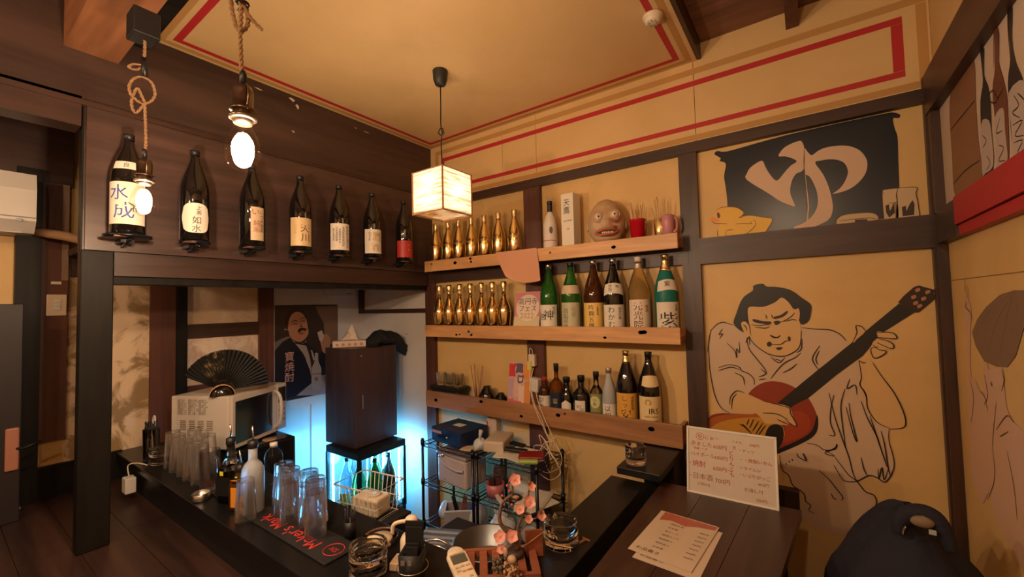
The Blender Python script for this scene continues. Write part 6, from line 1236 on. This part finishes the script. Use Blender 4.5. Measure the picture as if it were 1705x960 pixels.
o = mb.build('pods', mat('pod_dark', (.10, .075, .05), .6), T, label='dark grey brown pods'); o['kind'] = 'stuff'
MB().ball((-.012, .01, .068), .009, 10, 8, .8, .6, 1.5).build('petal_scale', mat('scale_beige', (.45, .30, .18), .6), T); MB().ball((.016, .0, .064), .013, 10, 8, 1, .8, .8).build('top_nut', mat('scale_beige', (.45, .30, .18), .6), T)
T = thing('lattice_stand', 'small upright reddish wooden stand between the blossoms and the ashtray', 'stand', (1.528, -1.10, Z + .0006), radians(40)); MB().bbox(-.026, .026, -.002, .004, 0, .075, .001).build('panel', woodr, T); MB().tube([(-.035, -.006, .03), (.028, -.006, .07)], .0018, 6).build('stick', mat('stand_wood', (.50, .26, .12), .5), T)
T = thing('wooden_tag', 'small wooden tag lying beside the big ashtray', 'tag', (1.612, -.945, Z + .0006), radians(-20)); MB().prism([(-.014, .004), (.016, .010), (.016, .004), (.006, .000), (.008, -.026), (.002, -.026), (-.002, -.002)], 0, .003).build('tag', mat('tag_wood', (.52, .27, .12), .5), T)

# ================================================================== LEFT PASSAGE
T = thing('air_conditioner', 'white wall mounted air conditioner in the passage', 'air conditioner', (W + .001, -2.16, 1.385)); acm = mat('ac_white', (.62, .57, .53), .4)
mb = MB().prism([(0, 0), (.15, .0), (.205, .05), (.21, .19), (.19, .265), (.0, .270)], -.32, .32); mb.v = [(x, -z_, y) for x, y, z_ in mb.v]; mb.build('body', acm, T)
MB().box(.10, .19, -.28, .28, -.006, .0).build('flap', mat('ac_grey', (.42, .39, .37), .4), T); MB().box(.2105, .212, -.3, .318, .062, .066).build('seam', flat((.3, .27, .25)), T); MB().ball((.2105, .27, .05), .012, 10, 6, .2, 1, .6).build('emblem', mat('badge_grey', (.4, .42, .45), .3), T)
T = thing('insulated_pipe', 'beige insulated pipe slanting from the air conditioner to the post', 'pipe', (W + .06, -1.84, 1.40)); MB().tube([(0, 0, .01), (.10, .10, -.015), (.20, .22, -.06)], .022, 12).build('pipe', mat('pipe_beige', (.42, .25, .14), .7), T)
T = thing('switch_plate', 'cream switch plate with three rockers on the passage wall', 'switch', (W + .031, -1.750, 1.005)); MB().bbox(0, .008, -.034, .034, 0, .105, .003).build('plate', creamp, T)
for k in range(3): MB().bbox(.0082, .012, -.010, .014, .028 + k * .019, .043 + k * .019, .002).build('rocker', whitep, T)
T = thing('wall_label', 'small white label strip on the passage post', 'label', (W + .051, -1.842, 1.16)); MB().box(0, .002, .04, .075, 0, .014).build('strip', paper, T); T.location = (W + .0302, -1.81, 1.16)
T = thing('door_leaf', 'dark sliding door leaf edge with a pink wooden pull', 'door', (-.62, -1.93, ZF)); MB().bbox(-.02, .02, -.6, .055, .0, .93, .003).build('leaf', mat('leaf_dark', (.016, .011, .013), .5), T)
MB().bbox(.0205, .034, .01, .050, .22, .40, .006).build('pull', mat('pull_wood', (.40, .17, .12), .5), T, label='pinkish wooden pull'); MB().tube([(.02, .035, .31), (.05, .06, .31), (.055, .11, .33)], .006, 8).build('lever', blackm, T, label='black lever')
T = thing('door_stop', 'tiny shiny metal stop on the dark floor', 'door stop', (PZ(30, 850, ZF).x, PZ(30, 850, ZF).y, ZF)); MB().lathe([(0, 0), (.016, 0), (.012, .014), (.006, .022), (0, .022)], 12).build('stop', chrome, T)
# ================================================================== JACKET
T = thing('folded_jacket', 'dark navy jacket slumped in the corner by the low table', 'jacket', (2.43, -.52, ZP)); mb = MB(); n, m_ = 64, 26; vs = []
PR = [(r_, z_ + (.0 if k_ == 0 else .40)) for k_, (r_, z_) in enumerate([(.21, 0), (.20, -.2), (.19, -.08), (.178, .02), (.162, .07), (.138, .12), (.112, .165), (.088, .20), (.064, .232), (.046, .255), (.032, .268), (.018, .276), (.0, .278)])]
for j, (r_, z_) in enumerate(PR):
    z_ -= .40
    for i in range(n):
        a = 2 * pi * i / n; k = 1 + .05 * sin(5 * a + z_ * 9) + .035 * sin(9 * a - z_ * 14) + .018 * sin(17 * a + z_ * 30); k *= 1 - .0 * j
        e = 1.15 if cos(a) < 0 else .95; x_ = r_ * k * e * cos(a) - .03 * max(0, z_) / .28; y_ = r_ * k * 1.12 * sin(a); vs.append((min(x_, .185), y_, max(z_, -.4) * (1 + .04 * sin(3 * a) * (z_ > 0)) + .40))
mb.add(vs, [(j * n + i, j * n + (i + 1) % n, (j + 1) * n + (i + 1) % n, (j + 1) * n + i) for j in range(len(PR) - 1) for i in range(n)], True)
navy = mat('navy_cloth', (.009, .009, .020), .85, bump=.3, nscale=120); mb.build('body', navy, T)
J = Vector(T.location); jq = lambda px, py, d=0: atd(px, py, J + Vector((-.06, -.10, 0)), d) + Vector((-.06, -.10, 0))
MB().tube(smooth([jq(1494, 885), jq(1502, 862), jq(1528, 852), jq(1556, 862), jq(1574, 888), jq(1585, 915)], 5), lambda t: .013 + .008 * sin(pi * t), 12).build('collar', navy, T)
p_ = jq(1536, 868, -.015); blob(p_, (.024, .014, .015), 4, .1).build('lining', mat('grey_lining', (.20, .14, .09), .8), T, label='grey brown lining'); p_ = jq(1553, 886, -.02); MB().bbox(p_.x - .007, p_.x + .007, p_.y - .002, p_.y + .002, p_.z - .006, p_.z + .006, .001).build('care_tag', mat('tag_grey', (.35, .36, .38), .6), T)
MB().tube(smooth([jq(1508, 876, -.02), jq(1504, 882, -.02), jq(1503, 890, -.02)], 3), .002, 6).build('zip_pull', chrome, T)
bpy.data.objects.remove(_fo)
